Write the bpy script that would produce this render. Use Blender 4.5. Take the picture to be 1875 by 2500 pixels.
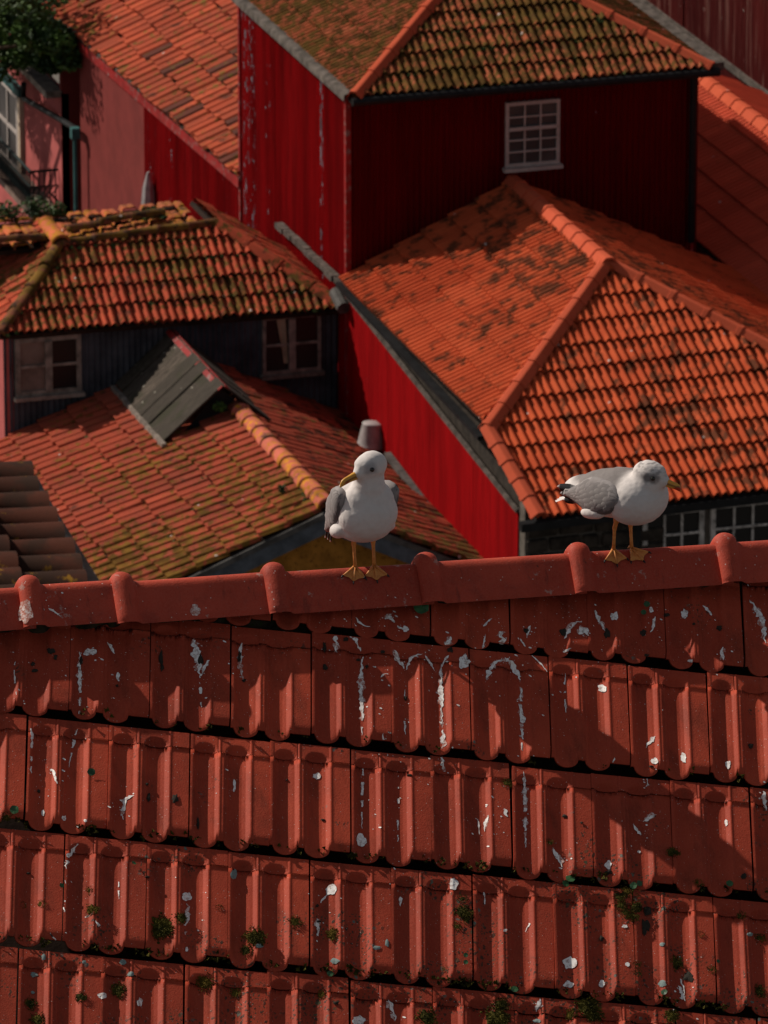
import bpy, bmesh, math, random
from mathutils import Vector, Matrix, noise as mnoise
from mathutils.bvhtree import BVHTree
random.seed(7)
RD = math.radians
sc = bpy.context.scene
for o in list(bpy.data.objects): bpy.data.objects.remove(o)
col = sc.collection

# ------------------------------------------------------------------ camera
FPX, CX, CY = 17000.0, 937.5, 1250.0            # focal length and centre in photo pixels
PITCH, AZ = RD(19), RD(17)
Zv = Vector((0, 0, 1)); Xv = Vector((1, 0, 0)); Yv = Vector((0, 1, 0))
FH = Vector((math.sin(AZ), math.cos(AZ), 0)); RT = Vector((math.cos(AZ), -math.sin(AZ), 0))
FW = FH*math.cos(PITCH) - Zv*math.sin(PITCH); UP = FH*math.sin(PITCH) + Zv*math.cos(PITCH)
CAM = Vector((0, 0, 40.0))
cd = bpy.data.cameras.new('camera'); cam = bpy.data.objects.new('camera', cd); col.objects.link(cam)
cd.sensor_fit = 'VERTICAL'; cd.sensor_height = 36; cd.sensor_width = 27; cd.lens = 36*FPX/2500
cd.clip_start = .5; cd.clip_end = 3000
cam.matrix_world = Matrix(((RT.x, UP.x, -FW.x, CAM.x), (RT.y, UP.y, -FW.y, CAM.y), (RT.z, UP.z, -FW.z, CAM.z), (0, 0, 0, 1)))
cd.dof.use_dof = True; cd.dof.focus_distance = 21.2; cd.dof.aperture_fstop = 22
sc.camera = cam

# ------------------------------------------------------------------ light
SUN = Vector((-.75, .80, .89)).normalized()       # towards the sun: left, a little behind the roofs
w = bpy.data.worlds.new('World'); sc.world = w; w.use_nodes = True
nt = w.node_tree; bg = nt.nodes['Background']
sky = nt.nodes.new('ShaderNodeTexSky'); sky.sky_type = 'NISHITA'; sky.sun_disc = False
sky.sun_elevation = math.asin(SUN.z); sky.sun_rotation = math.atan2(SUN.x, SUN.y)
hs_ = nt.nodes.new('ShaderNodeHueSaturation'); hs_.inputs['Saturation'].default_value = .35      # thin bright cloud whitens the blue
nt.links.new(sky.outputs[0], hs_.inputs['Color']); nt.links.new(hs_.outputs[0], bg.inputs[0]); bg.inputs[1].default_value = .058
sl = bpy.data.lights.new('sun', 'SUN'); sl.energy = 4.8; sl.angle = RD(.5); sl.color = (1, .90, .78)
so = bpy.data.objects.new('sun', sl); col.objects.link(so)
so.rotation_euler = SUN.to_track_quat('Z', 'Y').to_euler(); so.location = (-60, 60, 90)
vs = sc.view_settings; vs.view_transform = 'Standard'; vs.look = 'None'; vs.exposure = -.08; vs.gamma = 1
sc.cycles.max_bounces = 5; sc.cycles.diffuse_bounces = 3; sc.cycles.glossy_bounces = 2; sc.cycles.caustics_reflective = False; sc.cycles.caustics_refractive = False

# ------------------------------------------------------------------ gull body surfaces (made while the scene is still empty)
def gull_body(ells, head, hdir):
    bm = bmesh.new()
    def ell(c, r_, pitch=0, yaw=0):
        bmesh.ops.create_icosphere(bm, subdivisions=3, radius=1, matrix=Matrix.Translation(c) @ Matrix.Rotation(yaw, 4, 'Z') @ Matrix.Rotation(-pitch, 4, 'Y') @ Matrix.Diagonal((*r_, 1)))
    for c, r_, p_ in ells: ell(c, r_, RD(p_))
    hd = Vector(hdir).normalized(); hy = math.atan2(hd.y, hd.x); hp = math.asin(hd.z); hc = Vector(head); hs = hd.cross(Zv).normalized(); hu = hs.cross(hd)
    ell(hc-hd*.004, (.054, .044, .046), hp, hy); ell(hc+hd*.034-hu*.008, (.030, .024, .026), hp, hy); ell(hc+hd*.018+hu*.010, (.032, .034, .030), hp, hy); ell(hc+hd*.012-hu*.018, (.036, .034, .026), hp, hy)
    me = bpy.data.meshes.new('tmp'); bm.to_mesh(me); bm.free(); tmp = bpy.data.objects.new('tmp', me); col.objects.link(tmp)
    rm = tmp.modifiers.new('r', 'REMESH'); rm.mode = 'VOXEL'; rm.voxel_size = .0042; s1 = tmp.modifiers.new('s', 'SMOOTH'); s1.factor = .5; s1.iterations = 12
    dg = bpy.context.evaluated_depsgraph_get(); bme = bpy.data.meshes.new_from_object(tmp.evaluated_get(dg)); bpy.data.objects.remove(tmp); return bme
def to_local(fwd, v): l_ = Zv.cross(fwd).normalized(); return Vector((v.dot(fwd), v.dot(l_), v.z))
dirL = (RT*math.sin(RD(22))-FH*math.cos(RD(22)))
EL = [((.0, 0, .178), (.115, .093, .086), 38), ((.030, 0, .190), (.080, .095, .089), 0), ((.035, 0, .225), (.062, .084, .075), 0), ((-.045, 0, .205), (.12, .088, .072), 42), ((-.11, 0, .135), (.09, .055, .045), 38), ((.040, 0, .275), (.050, .053, .06), 0),
      ((.040, 0, .305), (.046, .048, .05), 0), ((-.015, -.082, .128), (.045, .022, .024), 20), ((-.015, .082, .128), (.045, .022, .024), 20), ((.01, .0, .14), (.075, .085, .05), 15)]
hdL = to_local(dirL, (-RT*.78-FH*.60-Zv*.17))
HEADL, HEADR = (.048, 0, .348), (.102, 0, .272)
dirR = (RT*math.cos(RD(38))-FH*math.sin(RD(38)))
ER = [((.050, 0, .186), (.100, .104, .086), 12), ((-.02, 0, .188), (.132, .104, .078), 10), ((-.045, 0, .196), (.125, .090, .062), 6), ((-.13, 0, .178), (.095, .062, .046), 8), ((.070, 0, .215), (.075, .068, .06), 0), ((.085, 0, .240), (.062, .056, .055), 25),
      ((.03, 0, .225), (.075, .066, .045), 0), ((-.055, -.080, .138), (.052, .022, .022), 12), ((-.055, .080, .138), (.052, .022, .022), 12)]
hdR = to_local(dirR, (RT*.90-FH*.36-Zv*.16))
BODYL, BODYR = gull_body(EL, HEADL, hdL), gull_body(ER, HEADR, hdR)

# ------------------------------------------------------------------ geometry helpers
def D(u, v): return FW + RT*((u-CX)/FPX) - UP*((v-CY)/FPX)
def at(u, v, d): return CAM + D(u, v)*d
def hit(u, v, p, n):
    d = D(u, v); return CAM + d*((p-CAM).dot(n)/d.dot(n))
def onx(u, v, x): return hit(u, v, Vector((x, 0, 0)), Xv)
def ony(u, v, y): return hit(u, v, Vector((0, y, 0)), Yv)
def px(q):
    q = q-CAM; z = q.dot(FW); return CX+FPX*q.dot(RT)/z, CY-FPX*q.dot(UP)/z
def V(*a): return Vector(a)

def mesh(name, vs_, fs, smooth=False):
    m = bpy.data.meshes.new(name); m.from_pydata([tuple(v) for v in vs_], [], fs)
    if smooth: m.polygons.foreach_set('use_smooth', [True]*len(m.polygons))
    m.update(); return m
def obj(name, me, mat=None, parent=None, M=None):
    o = bpy.data.objects.new(name, me); col.objects.link(o)
    if mat is not None and me is not None and len(me.materials) == 0: me.materials.append(mat)
    if parent is not None:
        o.parent = parent
        if parent.type == 'EMPTY': o.matrix_parent_inverse = Matrix.Translation(parent.location).inverted()
    if M is not None: o.matrix_basis = M
    return o
def tag(o, label=None, cat=None, group=None, kind=None):
    for k, v in (('label', label), ('category', cat), ('group', group), ('kind', kind)):
        if v: o[k] = v
    return o
def thing(name, loc, label, cat, group=None):
    o = bpy.data.objects.new(name, None); col.objects.link(o); o.location = loc; o.empty_display_size = .3
    return tag(o, label, cat, group)
class MB:
    def __init__(s): s.v = []; s.f = []
    def add(s, vs_, fs):
        n = len(s.v); s.v += [Vector(v) for v in vs_]; s.f += [tuple(i+n for i in f) for f in fs]
    def box(s, o, a, b, c):          # corner + three edge vectors
        o = Vector(o); a = Vector(a); b = Vector(b); c = Vector(c)
        s.add([o, o+a, o+a+b, o+b, o+c, o+a+c, o+a+b+c, o+b+c],
              [(0,3,2,1), (4,5,6,7), (0,1,5,4), (1,2,6,5), (2,3,7,6), (3,0,4,7)])
    def tube(s, pts, rs, seg=8, caps=True):
        pts = [Vector(p) for p in pts]; n = len(pts)
        if not hasattr(rs, '__len__'): rs = [rs]*n
        t0 = (pts[1]-pts[0]).normalized(); a = t0.orthogonal().normalized(); vs_ = []
        for i in range(n):
            t = (pts[min(i+1, n-1)]-pts[max(i-1, 0)]).normalized()
            a = (a-t*a.dot(t)).normalized(); b = t.cross(a)
            for k in range(seg):
                g = 2*math.pi*k/seg; vs_.append(pts[i]+(a*math.cos(g)+b*math.sin(g))*rs[i])
        fs = [(i*seg+k, i*seg+(k+1)%seg, (i+1)*seg+(k+1)%seg, (i+1)*seg+k) for i in range(n-1) for k in range(seg)]
        if caps: fs += [tuple(range(seg))[::-1], tuple(range((n-1)*seg, n*seg))]
        s.add(vs_, fs)
    def build(s, name, mat, parent=None, smooth=False): return obj(name, mesh(name, s.v, s.f, smooth), mat, parent)
def part_box(name, mat, parent, o, a, b, c):
    m = MB(); m.box(o, a, b, c); return m.build(name, mat, parent)

# ------------------------------------------------------------------ materials
class Nd:
    def __init__(s, name, rough=.85, spec=.12):
        s.m = bpy.data.materials.new(name); s.m.use_nodes = True; s.t = s.m.node_tree
        s.b = s.t.nodes['Principled BSDF']; s.b.inputs['Roughness'].default_value = rough
        s.b.inputs['Specular IOR Level'].default_value = spec
        s.geo = s.t.nodes.new('ShaderNodeNewGeometry'); s.pos = s.geo.outputs['Position']
    def set(s, sock, v):
        if isinstance(v, (int, float)): sock.default_value = v
        elif isinstance(v, (tuple, list)):
            sock.default_value = (*v, 1) if len(sock.default_value) == 4 and len(v) == 3 else v
        else: s.t.links.new(v, sock)
    def scale(s, vec, sc_):
        n = s.t.nodes.new('ShaderNodeVectorMath'); n.operation = 'MULTIPLY'; s.set(n.inputs[0], vec); n.inputs[1].default_value = sc_; return n.outputs[0]
    def add_(s, vec, vec2):
        n = s.t.nodes.new('ShaderNodeVectorMath'); n.operation = 'ADD'; s.set(n.inputs[0], vec); s.set(n.inputs[1], vec2); return n.outputs[0]
    def noise(s, sc_, detail=4, rough=.55, vec=None, dist=0):
        n = s.t.nodes.new('ShaderNodeTexNoise'); s.set(n.inputs['Vector'], vec if vec is not None else s.pos)
        n.inputs['Scale'].default_value = sc_; n.inputs['Detail'].default_value = detail; n.inputs['Roughness'].default_value = rough
        n.inputs['Distortion'].default_value = dist; return n.outputs[0]
    def voro(s, sc_, vec=None, feat='F1'):
        n = s.t.nodes.new('ShaderNodeTexVoronoi'); n.feature = feat; s.set(n.inputs['Vector'], vec if vec is not None else s.pos); n.inputs['Scale'].default_value = sc_; return n.outputs['Distance']
    def step(s, fac, a, b, lo=0., hi=1.):
        n = s.t.nodes.new('ShaderNodeMapRange'); n.interpolation_type = 'SMOOTHSTEP'; s.set(n.inputs[0], fac)
        n.inputs[1].default_value = a; n.inputs[2].default_value = b; n.inputs[3].default_value = lo; n.inputs[4].default_value = hi; return n.outputs[0]
    def math(s, op, a, b=0.):
        n = s.t.nodes.new('ShaderNodeMath'); n.operation = op; s.set(n.inputs[0], a); s.set(n.inputs[1], b); return n.outputs[0]
    def mix(s, fac, a, b, mode='MIX'):
        n = s.t.nodes.new('ShaderNodeMix'); n.data_type = 'RGBA'; n.blend_type = mode; s.set(n.inputs[0], fac); s.set(n.inputs[6], a); s.set(n.inputs[7], b); return n.outputs[2]
    def rnd(s):
        return s.t.nodes.new('ShaderNodeObjectInfo').outputs['Random']
    def attr(s, name):
        n = s.t.nodes.new('ShaderNodeAttribute'); n.attribute_name = name; return n
    def sep(s, vec):
        n = s.t.nodes.new('ShaderNodeSeparateXYZ'); s.set(n.inputs[0], vec); return n.outputs
    def color(s, c): s.set(s.b.inputs['Base Color'], c)
    def bump(s, h, strength=.3, dist=.01):
        n = s.t.nodes.new('ShaderNodeBump'); n.inputs['Strength'].default_value = strength; n.inputs['Distance'].default_value = dist
        s.set(n.inputs['Height'], h); s.t.links.new(n.outputs[0], s.b.inputs['Normal'])

def plain(name, c, rough=.8, var=.25, sc_=6., spec=.12, dirt=None):
    n = Nd(name, rough, spec); f = n.noise(sc_, 5, .6)
    cc = n.mix(n.step(f, .3, .7), tuple(x*(1-var) for x in c), tuple(min(1, x*(1+var)) for x in c))
    if dirt: cc = n.mix(n.step(n.noise(sc_*3.1, 5, .65), .52, .68), cc, dirt)
    n.color(cc); n.bump(n.noise(sc_*8, 3), .15, .01); return n.m

def tile_mat(name, c1, c2, c3, moss=(.62, .75, (.07, .05, .008)), soot=(.6, .72, (.03, .018, .012), .85), rnd_soot=0., fine=1., dull=.3, grow=None):
    n = Nd(name, .9, .06); r = n.rnd()
    c = n.mix(r, c1, c2); c = n.mix(n.step(n.noise(2.1, 2), .4, .65), c, c3)
    c = n.mix(n.step(n.noise(40, 3, .7), .35, .75, 0, .3), c, tuple(x*.6 for x in c2))
    r2 = n.math('FRACT', n.math('MULTIPLY', r, 7.31))
    c = n.mix(n.step(r2, .0, 1., 0, dull), c, tuple(x*.45 for x in c1))
    s1 = n.noise(3.2*fine, 3, .6)
    s1 = n.math('ADD', s1, n.math('MULTIPLY', n.noise(.55, 1), .35)); s1 = n.math('SUBTRACT', s1, .17)
    c = n.mix(n.math('MULTIPLY', n.step(s1, soot[0], soot[1]), soot[3]), c, soot[2])
    if rnd_soot: c = n.mix(n.math('MULTIPLY', n.math('GREATER_THAN', n.math('FRACT', n.math('MULTIPLY', r, 13.7)), 1-rnd_soot), .8), c, (.05, .028, .024))
    m1 = n.noise(6.5*fine, 4, .65); m1 = n.math('ADD', m1, n.math('MULTIPLY', n.noise(.8, 1, .5, n.add_(n.pos, (13., 5., 2.))), .4)); m1 = n.math('SUBTRACT', m1, .2)
    if grow: m1 = n.math('ADD', m1, n.step(n.sep(n.pos)[1], grow[0], grow[1], 0, grow[2]))     # damp end of the slope carries more lichen
    mc = n.mix(n.step(n.noise(4, 2, .5, n.add_(n.pos, (3., 9., 1.))), .4, .62), moss[2], tuple(min(1, x*2.0) for x in moss[2]))
    c = n.mix(n.step(m1, moss[0], moss[1], 0, .93), c, mc)
    c = n.mix(n.step(n.voro(2.3), .055, .035), c, (.5, .42, .38))
    n.color(c); n.bump(n.noise(60, 2), .2, .006); return n.m

TM = {}
TM['h1'] = tile_mat('tile_orange', (.52, .086, .031), (.60, .112, .043), (.46, .074, .028), moss=(.80, .96, (.10, .05, .01)), soot=(.50, .67, (.055, .028, .015), .85), fine=1.5, dull=.18)
TM['h2'] = tile_mat('tile_mossy', (.34, .075, .036), (.42, .11, .055), (.36, .09, .036), moss=(.37, .55, (.050, .031, .007)), soot=(.55, .7, (.05, .03, .015), .9), fine=1.5)
TM['h3'] = tile_mat('tile_old_red', (.36, .066, .034), (.47, .09, .043), (.30, .064, .035), moss=(.55, .70, (.08, .055, .012)), soot=(.60, .75, (.05, .03, .022), .8), rnd_soot=.10)
TM['h4'] = tile_mat('tile_weathered', (.42, .070, .037), (.52, .094, .047), (.38, .070, .036), moss=(.46, .62, (.060, .038, .009)), soot=(.56, .70, (.06, .03, .02), .8), fine=1.6)
TM['h5'] = tile_mat('tile_lichen', (.31, .057, .032), (.40, .076, .040), (.27, .058, .035), moss=(.54, .66, (.085, .046, .008)), soot=(.60, .75, (.05, .028, .02), .8), fine=1.3, grow=(78.0, 75.0, .14))
TM['h5r'] = tile_mat('tile_damp_moss', (.28, .048, .028), (.36, .066, .038), (.26, .052, .03), moss=(.56, .7, (.06, .045, .012)), soot=(.48, .64, (.03, .018, .013), .85), fine=1.3, grow=(77.5, 75.0, .16))
TM['h8'] = tile_mat('tile_dull_red', (.60, .098, .054), (.66, .115, .06), (.58, .098, .052), moss=(.85, .98, (.08, .05, .01)), soot=(.66, .84, (.05, .025, .018), .7))
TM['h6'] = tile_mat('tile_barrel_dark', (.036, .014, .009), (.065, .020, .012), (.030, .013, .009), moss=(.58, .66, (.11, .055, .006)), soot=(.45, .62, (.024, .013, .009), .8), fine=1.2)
TM['rear'] = tile_mat('tile_orange_lichen', (.42, .10, .05), (.54, .14, .06), (.3, .10, .05), moss=(.47, .57, (.17, .075, .008)), soot=(.52, .64, (.03, .03, .012), .85), fine=1.6)
M_cap1 = tile_mat('ridge_orange', (.50, .09, .045), (.55, .105, .05), (.48, .085, .04), moss=(.85, .98, (.1, .05, .01)), soot=(.66, .8, (.07, .03, .02), .7), dull=.1)
M_cap4 = tile_mat('ridge_mossy', (.20, .07, .04), (.26, .09, .05), (.16, .06, .035), moss=(.46, .6, (.09, .05, .010)), soot=(.45, .6, (.03, .022, .016), .9), fine=1.6)
M_cap5 = tile_mat('ridge_lichen', (.46, .115, .075), (.52, .135, .09), (.42, .11, .075), moss=(.51, .57, (.24, .10, .01)), soot=(.54, .64, (.05, .035, .025), .85), fine=1.7)

def red_sheet(name, base, dark, bands=(), peel_col=(.13, .12, .14), bloom=.0, stray=.74):
    n = Nd(name, .75, .03)
    x, y, z = n.sep(n.pos)
    v1 = n.scale(n.pos, (1.6, 1.6, .16)); c = n.mix(n.step(n.noise(2.2, 3, .6, v1), .3, .75), base, dark)
    vf = n.scale(n.pos, (9, 9, .5)); c = n.mix(n.step(n.noise(3, 3, .6, vf), .45, .8, 0, .6), c, tuple(q*.5 for q in dark))
    if bloom: c = n.mix(n.step(n.noise(3.5, 4, .6, v1), .5, .72, 0, bloom), c, (.42, .22, .18))
    p1 = n.noise(8., 4, .65, n.scale(n.pos, (1.5, 1.5, .55)))           # flakes of bare metal
    pk = n.step(p1, stray, stray+.03)
    for yc, wd_, th_ in bands:                                            # where a seam has let water in
        pk = n.math('MAXIMUM', pk, n.math('MULTIPLY', n.step(p1, th_, th_+.035), n.step(n.math('ABSOLUTE', n.math('SUBTRACT', y, yc)), wd_, wd_*.6)))
    pc = n.mix(n.step(n.noise(9, 3), .42, .6), peel_col, tuple(q*2.2 for q in peel_col))
    n.color(n.mix(pk, c, pc)); n.bump(n.math('SUBTRACT', n.noise(25, 3), n.math('MULTIPLY', pk, .6)), .25, .004); return n.m
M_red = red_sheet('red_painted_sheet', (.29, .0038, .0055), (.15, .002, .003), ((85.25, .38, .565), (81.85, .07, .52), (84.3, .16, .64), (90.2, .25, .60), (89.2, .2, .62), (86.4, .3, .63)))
M_redshaded = red_sheet('red_painted_sheet_shaded', (.105, .0022, .003), (.075, .0016, .0022))  # darker copy of the red sheet; the front wall's shade is in its colour
M_redlow = red_sheet('red_painted_sheet_smooth', (.32, .0038, .0055), (.20, .0024, .0035))
M_redfade = red_sheet('faded_red_sheet', (.16, .028, .026), (.11, .02, .02), (), (.2, .15, .13), bloom=.7, stray=.68)
M_redtrim = plain('red_trim', (.24, .012, .012), .6, .25, 4, dirt=(.2, .12, .11))
M_greysheet = plain('dark_grey_sheet', (.050, .052, .062), .6, .4, 3)
M_plaster = plain('red_plaster', (.155, .025, .022), .9, .14, 2.2)
M_pink = plain('pink_plaster', (.36, .088, .082), .9, .14, 2.2)
M_deck = plain('roof_underlay', (.025, .014, .010), .95, .3)
M_mortar = plain('mossy_mortar', (.030, .022, .014), .95, .6, 25, dirt=(.03, .04, .008))
M_stone = plain('dark_stone', (.034, .027, .022), .9, .45, 7)
M_joint = plain('lime_joint', (.10, .085, .072), .95, .3, 9)
M_coping = plain('grey_coping', (.080, .066, .058), .9, .5, 7, dirt=(.05, .045, .03))
M_flash = plain('grey_flashing', (.075, .070, .066), .7, .4, 6)
M_black = plain('black_gutter', (.012, .012, .013), .5, .3)
M_white = plain('white_paint', (.37, .325, .305), .6, .12, 7, dirt=(.28, .24, .21))
M_greyframe = plain('grey_frame', (.42, .39, .37), .7, .35, 6, dirt=(.1, .09, .08))
M_palewood = plain('weathered_pale_wood', (.20, .165, .14), .85, .45, 7)
M_cream = plain('cream_stone', (.42, .33, .25), .9, .15, 3)
M_teal = plain('teal_paint', (.035, .10, .10), .6, .3, 5)
M_iron = plain('wrought_iron', (.012, .022, .022), .6, .3, 5)
M_bluegrey = plain('blue_grey_fascia', (.075, .085, .10), .7, .35, 4)
M_ochre = plain('ochre_wall', (.30, .13, .022), .9, .25, 5, dirt=(.12, .05, .012))
M_tin = plain('dull_tin', (.30, .27, .27), .55, .2, 8, spec=.4)
M_curtain = plain('beige_curtain', (.16, .115, .095), .9, .3, 3)
M_torn = plain('torn_curtain', (.30, .25, .17), .9, .3, 4)
M_side = plain('rough_side_wall', (.16, .11, .09), .9, .3, 3)
n = Nd('dark_glass', .35, .25); n.color((.008, .008, .009)); M_glass = n.m
n = Nd('sky_glass', .4, .25); n.color(n.mix(n.step(n.noise(1.5, 3), .4, .6), (.055, .05, .05), (.03, .028, .03))); M_glass2 = n.m
n = Nd('old_planks', .9, .2); g_ = n.noise(5, 5, .65, n.scale(n.pos, (1.2, 6, 1.2)))
c_ = n.mix(n.step(g_, .3, .7), (.022, .016, .011), (.095, .074, .058)); c_ = n.mix(n.rnd(), c_, n.mix(.78, c_, (.022, .018, .013)))
c_ = n.mix(n.step(n.noise(3.3, 4), .52, .68), c_, (.028, .026, .014)); c_ = n.mix(n.step(n.voro(6), .10, .06), c_, (.32, .30, .25))
n.color(c_); n.bump(g_, .5, .01); M_plank = n.m
n = Nd('moss', .95, .1); f_ = n.noise(35, 5, .7); c_ = n.mix(n.step(f_, .35, .7), (.020, .020, .004), (.10, .082, .014))
c_ = n.mix(n.step(n.rnd(), .6, 1.), c_, n.mix(.5, c_, (.12, .07, .01))); n.color(c_); M_moss = n.m
n = Nd('green_moss', .95, .1); n.color(n.mix(n.step(n.noise(14, 4), .35, .65), (.018, .035, .010), (.09, .13, .045))); M_gmoss = n.m
n = Nd('green_leaf', .6, .3); n.color(n.mix(n.step(n.noise(3, 4), .35, .65), (.012, .035, .006), (.06, .12, .014))); M_leaf = n.m
n = Nd('small_plant', .5, .4); n.color(n.mix(n.step(n.noise(30, 3), .35, .65), (.012, .05, .018), (.03, .10, .03))); M_plant = n.m
n = Nd('bird_dropping', .8, .2); f_ = n.noise(90, 4, .7); c_ = n.mix(n.step(f_, .34, .56), (.50, .40, .37), (.90, .87, .84)); c_ = n.mix(n.step(n.noise(28, 3), .66, .74), c_, (.03, .03, .028)); n.color(c_); M_drop = n.m
n = Nd('thin_dropping', .8, .2); f_ = n.noise(120, 4, .7); n.color(n.mix(n.step(f_, .40, .66), (.42, .14, .10), (.74, .66, .63))); M_dropthin = n.m
n = Nd('dark_debris', .9, .2); n.color(n.mix(n.noise(60, 3), (.010, .008, .006), (.05, .04, .03))); M_debris = n.m
n = Nd('pale_lichen', .95, .1); n.color(n.mix(n.noise(160, 3), (.10, .14, .14), (.30, .36, .34))); M_lichen = n.m
n = Nd('ground_stone', .9, .2); n.color(n.mix(n.noise(.4, 5), (.10, .09, .08), (.16, .14, .12))); M_ground = n.m
n = Nd('bark', .95, .1); n.color(n.mix(n.noise(9, 5), (.03, .02, .012), (.08, .055, .035))); M_bark = n.m

# foreground clay: fine grain, water stains, dark lichen specks that grow denser down the slope
n = Nd('clay_tile', .66, .14); r = n.rnd()
c = n.mix(r, (.31, .038, .018), (.46, .062, .028))
c = n.mix(n.step(n.noise(3.2, 4, .6), .35, .7), c, (.29, .034, .016))
c = n.mix(n.step(n.noise(7, 5, .65, n.scale(n.pos, (2.2, .7, .7))), .46, .74, 0, .7), c, (.14, .022, .011))
c = n.mix(n.step(n.noise(160, 3, .7), .3, .7, 0, .22), c, (.48, .105, .055))
x_, y_, z_ = n.sep(n.pos)
low = n.step(y_, 18.9, 18.0)             # lower courses carry more growth
def specks(scl, thr, amount):
    v_ = n.voro(scl, n.add_(n.pos, n.scale(n.noise(30, 2), (.02, .02, .02))))
    k = n.math('MULTIPLY', n.step(v_, thr, thr*.7), n.step(n.math('ADD', n.noise(5, 4, .6), n.math('MULTIPLY', low, amount)), .60, .70)); return k
k1 = specks(52, .30, .20); k2 = specks(95, .33, .19); k3 = specks(26, .20, .13)
c = n.mix(n.math('MULTIPLY', k1, .85), c, (.035, .028, .020)); c = n.mix(n.math('MULTIPLY', k2, .85), c, (.05, .042, .026)); c = n.mix(k3, c, n.mix(n.step(n.noise(20, 3), .45, .6), (.075, .065, .035), (.13, .14, .12)))
c = n.mix(n.step(n.voro(75, n.add_(n.pos, (4., 2., 7.))), .10, .07), c, (.55, .40, .36))
n.color(c); n.bump(n.math('ADD', n.math('ADD', n.noise(220, 3), n.math('MULTIPLY', k1, .8)), n.math('MULTIPLY', n.noise(28, 4, .7), 1.2)), .3, .003); M_clay = n.m
n = Nd('clay_ridge', .66, .14); c = n.mix(n.rnd(), (.36, .046, .026), (.48, .064, .036)); c = n.mix(n.step(n.noise(4, 4), .35, .7), c, (.32, .040, .022))
c = n.mix(n.step(n.noise(9, 4, .6), .52, .70, 0, .6), c, (.22, .032, .022)); c = n.mix(n.step(n.noise(11, 4, .65, n.scale(n.pos, (3., 1., .6))), .56, .70, 0, .5), c, (.12, .022, .016)); c = n.mix(n.step(n.noise(30, 4, .6, n.add_(n.pos, (1., 1., 8.))), .68, .76, 0, .7), c, (.05, .02, .015))
c = n.mix(n.step(n.voro(38), .085, .06), c, (.6, .46, .42)); c = n.mix(n.step(n.noise(170, 3), .3, .7, 0, .15), c, (.5, .16, .11)); c = n.mix(n.step(n.noise(22, 4, .7), .63, .70, 0, .55), c, (.42, .30, .26)); n.color(c); n.bump(n.math('ADD', n.noise(180, 3), n.math('MULTIPLY', n.noise(24, 4, .7), 1.5)), .3, .003); M_ridge = n.m

# ------------------------------------------------------------------ ground
g = obj('ground', mesh('ground', [(-900, -700, 0), (900, -700, 0), (900, 1500, 0), (-900, 1500, 0)], [(0, 1, 2, 3)]), M_ground); tag(g, kind='structure')

# ------------------------------------------------------------------ roof building kit
def tile_mesh(name, W, L, kind):
    """interlocking tile: x across, y up the slope, lower edge at y=0"""
    if kind == 'double':
        prof = [(0, -.004), (.06, -.003), (.11, .024), (.18, .043), (.27, .043), (.36, .022), (.43, -.002), (.53, -.002), (.58, .022), (.65, .041), (.75, .041), (.84, .020), (.90, -.003), (.985, -.004)]
    elif kind == 'slab':
        prof = [(0, -.012), (.07, -.012), (.11, .030), (.22, .040), (.46, .036), (.50, .030), (.54, .036), (.76, .040), (.86, .030), (.90, -.012), (.985, -.012)]
    else:                                     # barrel
        prof = [(.5-.5*math.cos(math.pi*i/8), .5*.62*math.sin(math.pi*i/8)*W*1.3) for i in range(9)]
    h0 = .040; LL = L*1.07; th = .016
    vs_ = []; fs = []; n_ = len(prof)
    for y in (0, L*.5, LL):
        for u, h in prof: vs_.append((u*W, y, h+h0*(1-y/LL)))
    for u, h in prof: vs_.append((u*W, 0, h+h0))
    for u, h in prof: vs_.append((u*W, .004, h+h0-th))
    for r_ in range(2):
        for i in range(n_-1): a = r_*n_+i; fs.append((a, a+1, a+n_+1, a+n_))
    for i in range(n_-1): a = 3*n_+i; fs.append((a+n_, a+n_+1, a+1, a))
    m = mesh(name, vs_, fs); sm = [True]*(2*(n_-1))+[False]*(n_-1); m.polygons.foreach_set('use_smooth', sm); return m

def clip(me, cuts):
    bm = bmesh.new(); bm.from_mesh(me)
    for p, nn in cuts:
        bmesh.ops.bisect_plane(bm, geom=bm.verts[:]+bm.edges[:]+bm.faces[:], plane_co=p, plane_no=nn, clear_outer=True, dist=1e-5)
        if not bm.faces: break
    if len(bm.faces) == 0: bm.free(); return None
    m = bpy.data.meshes.new(me.name+'_cut'); bm.to_mesh(m); bm.free()
    for mt in me.materials: m.materials.append(mt)
    return m

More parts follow.
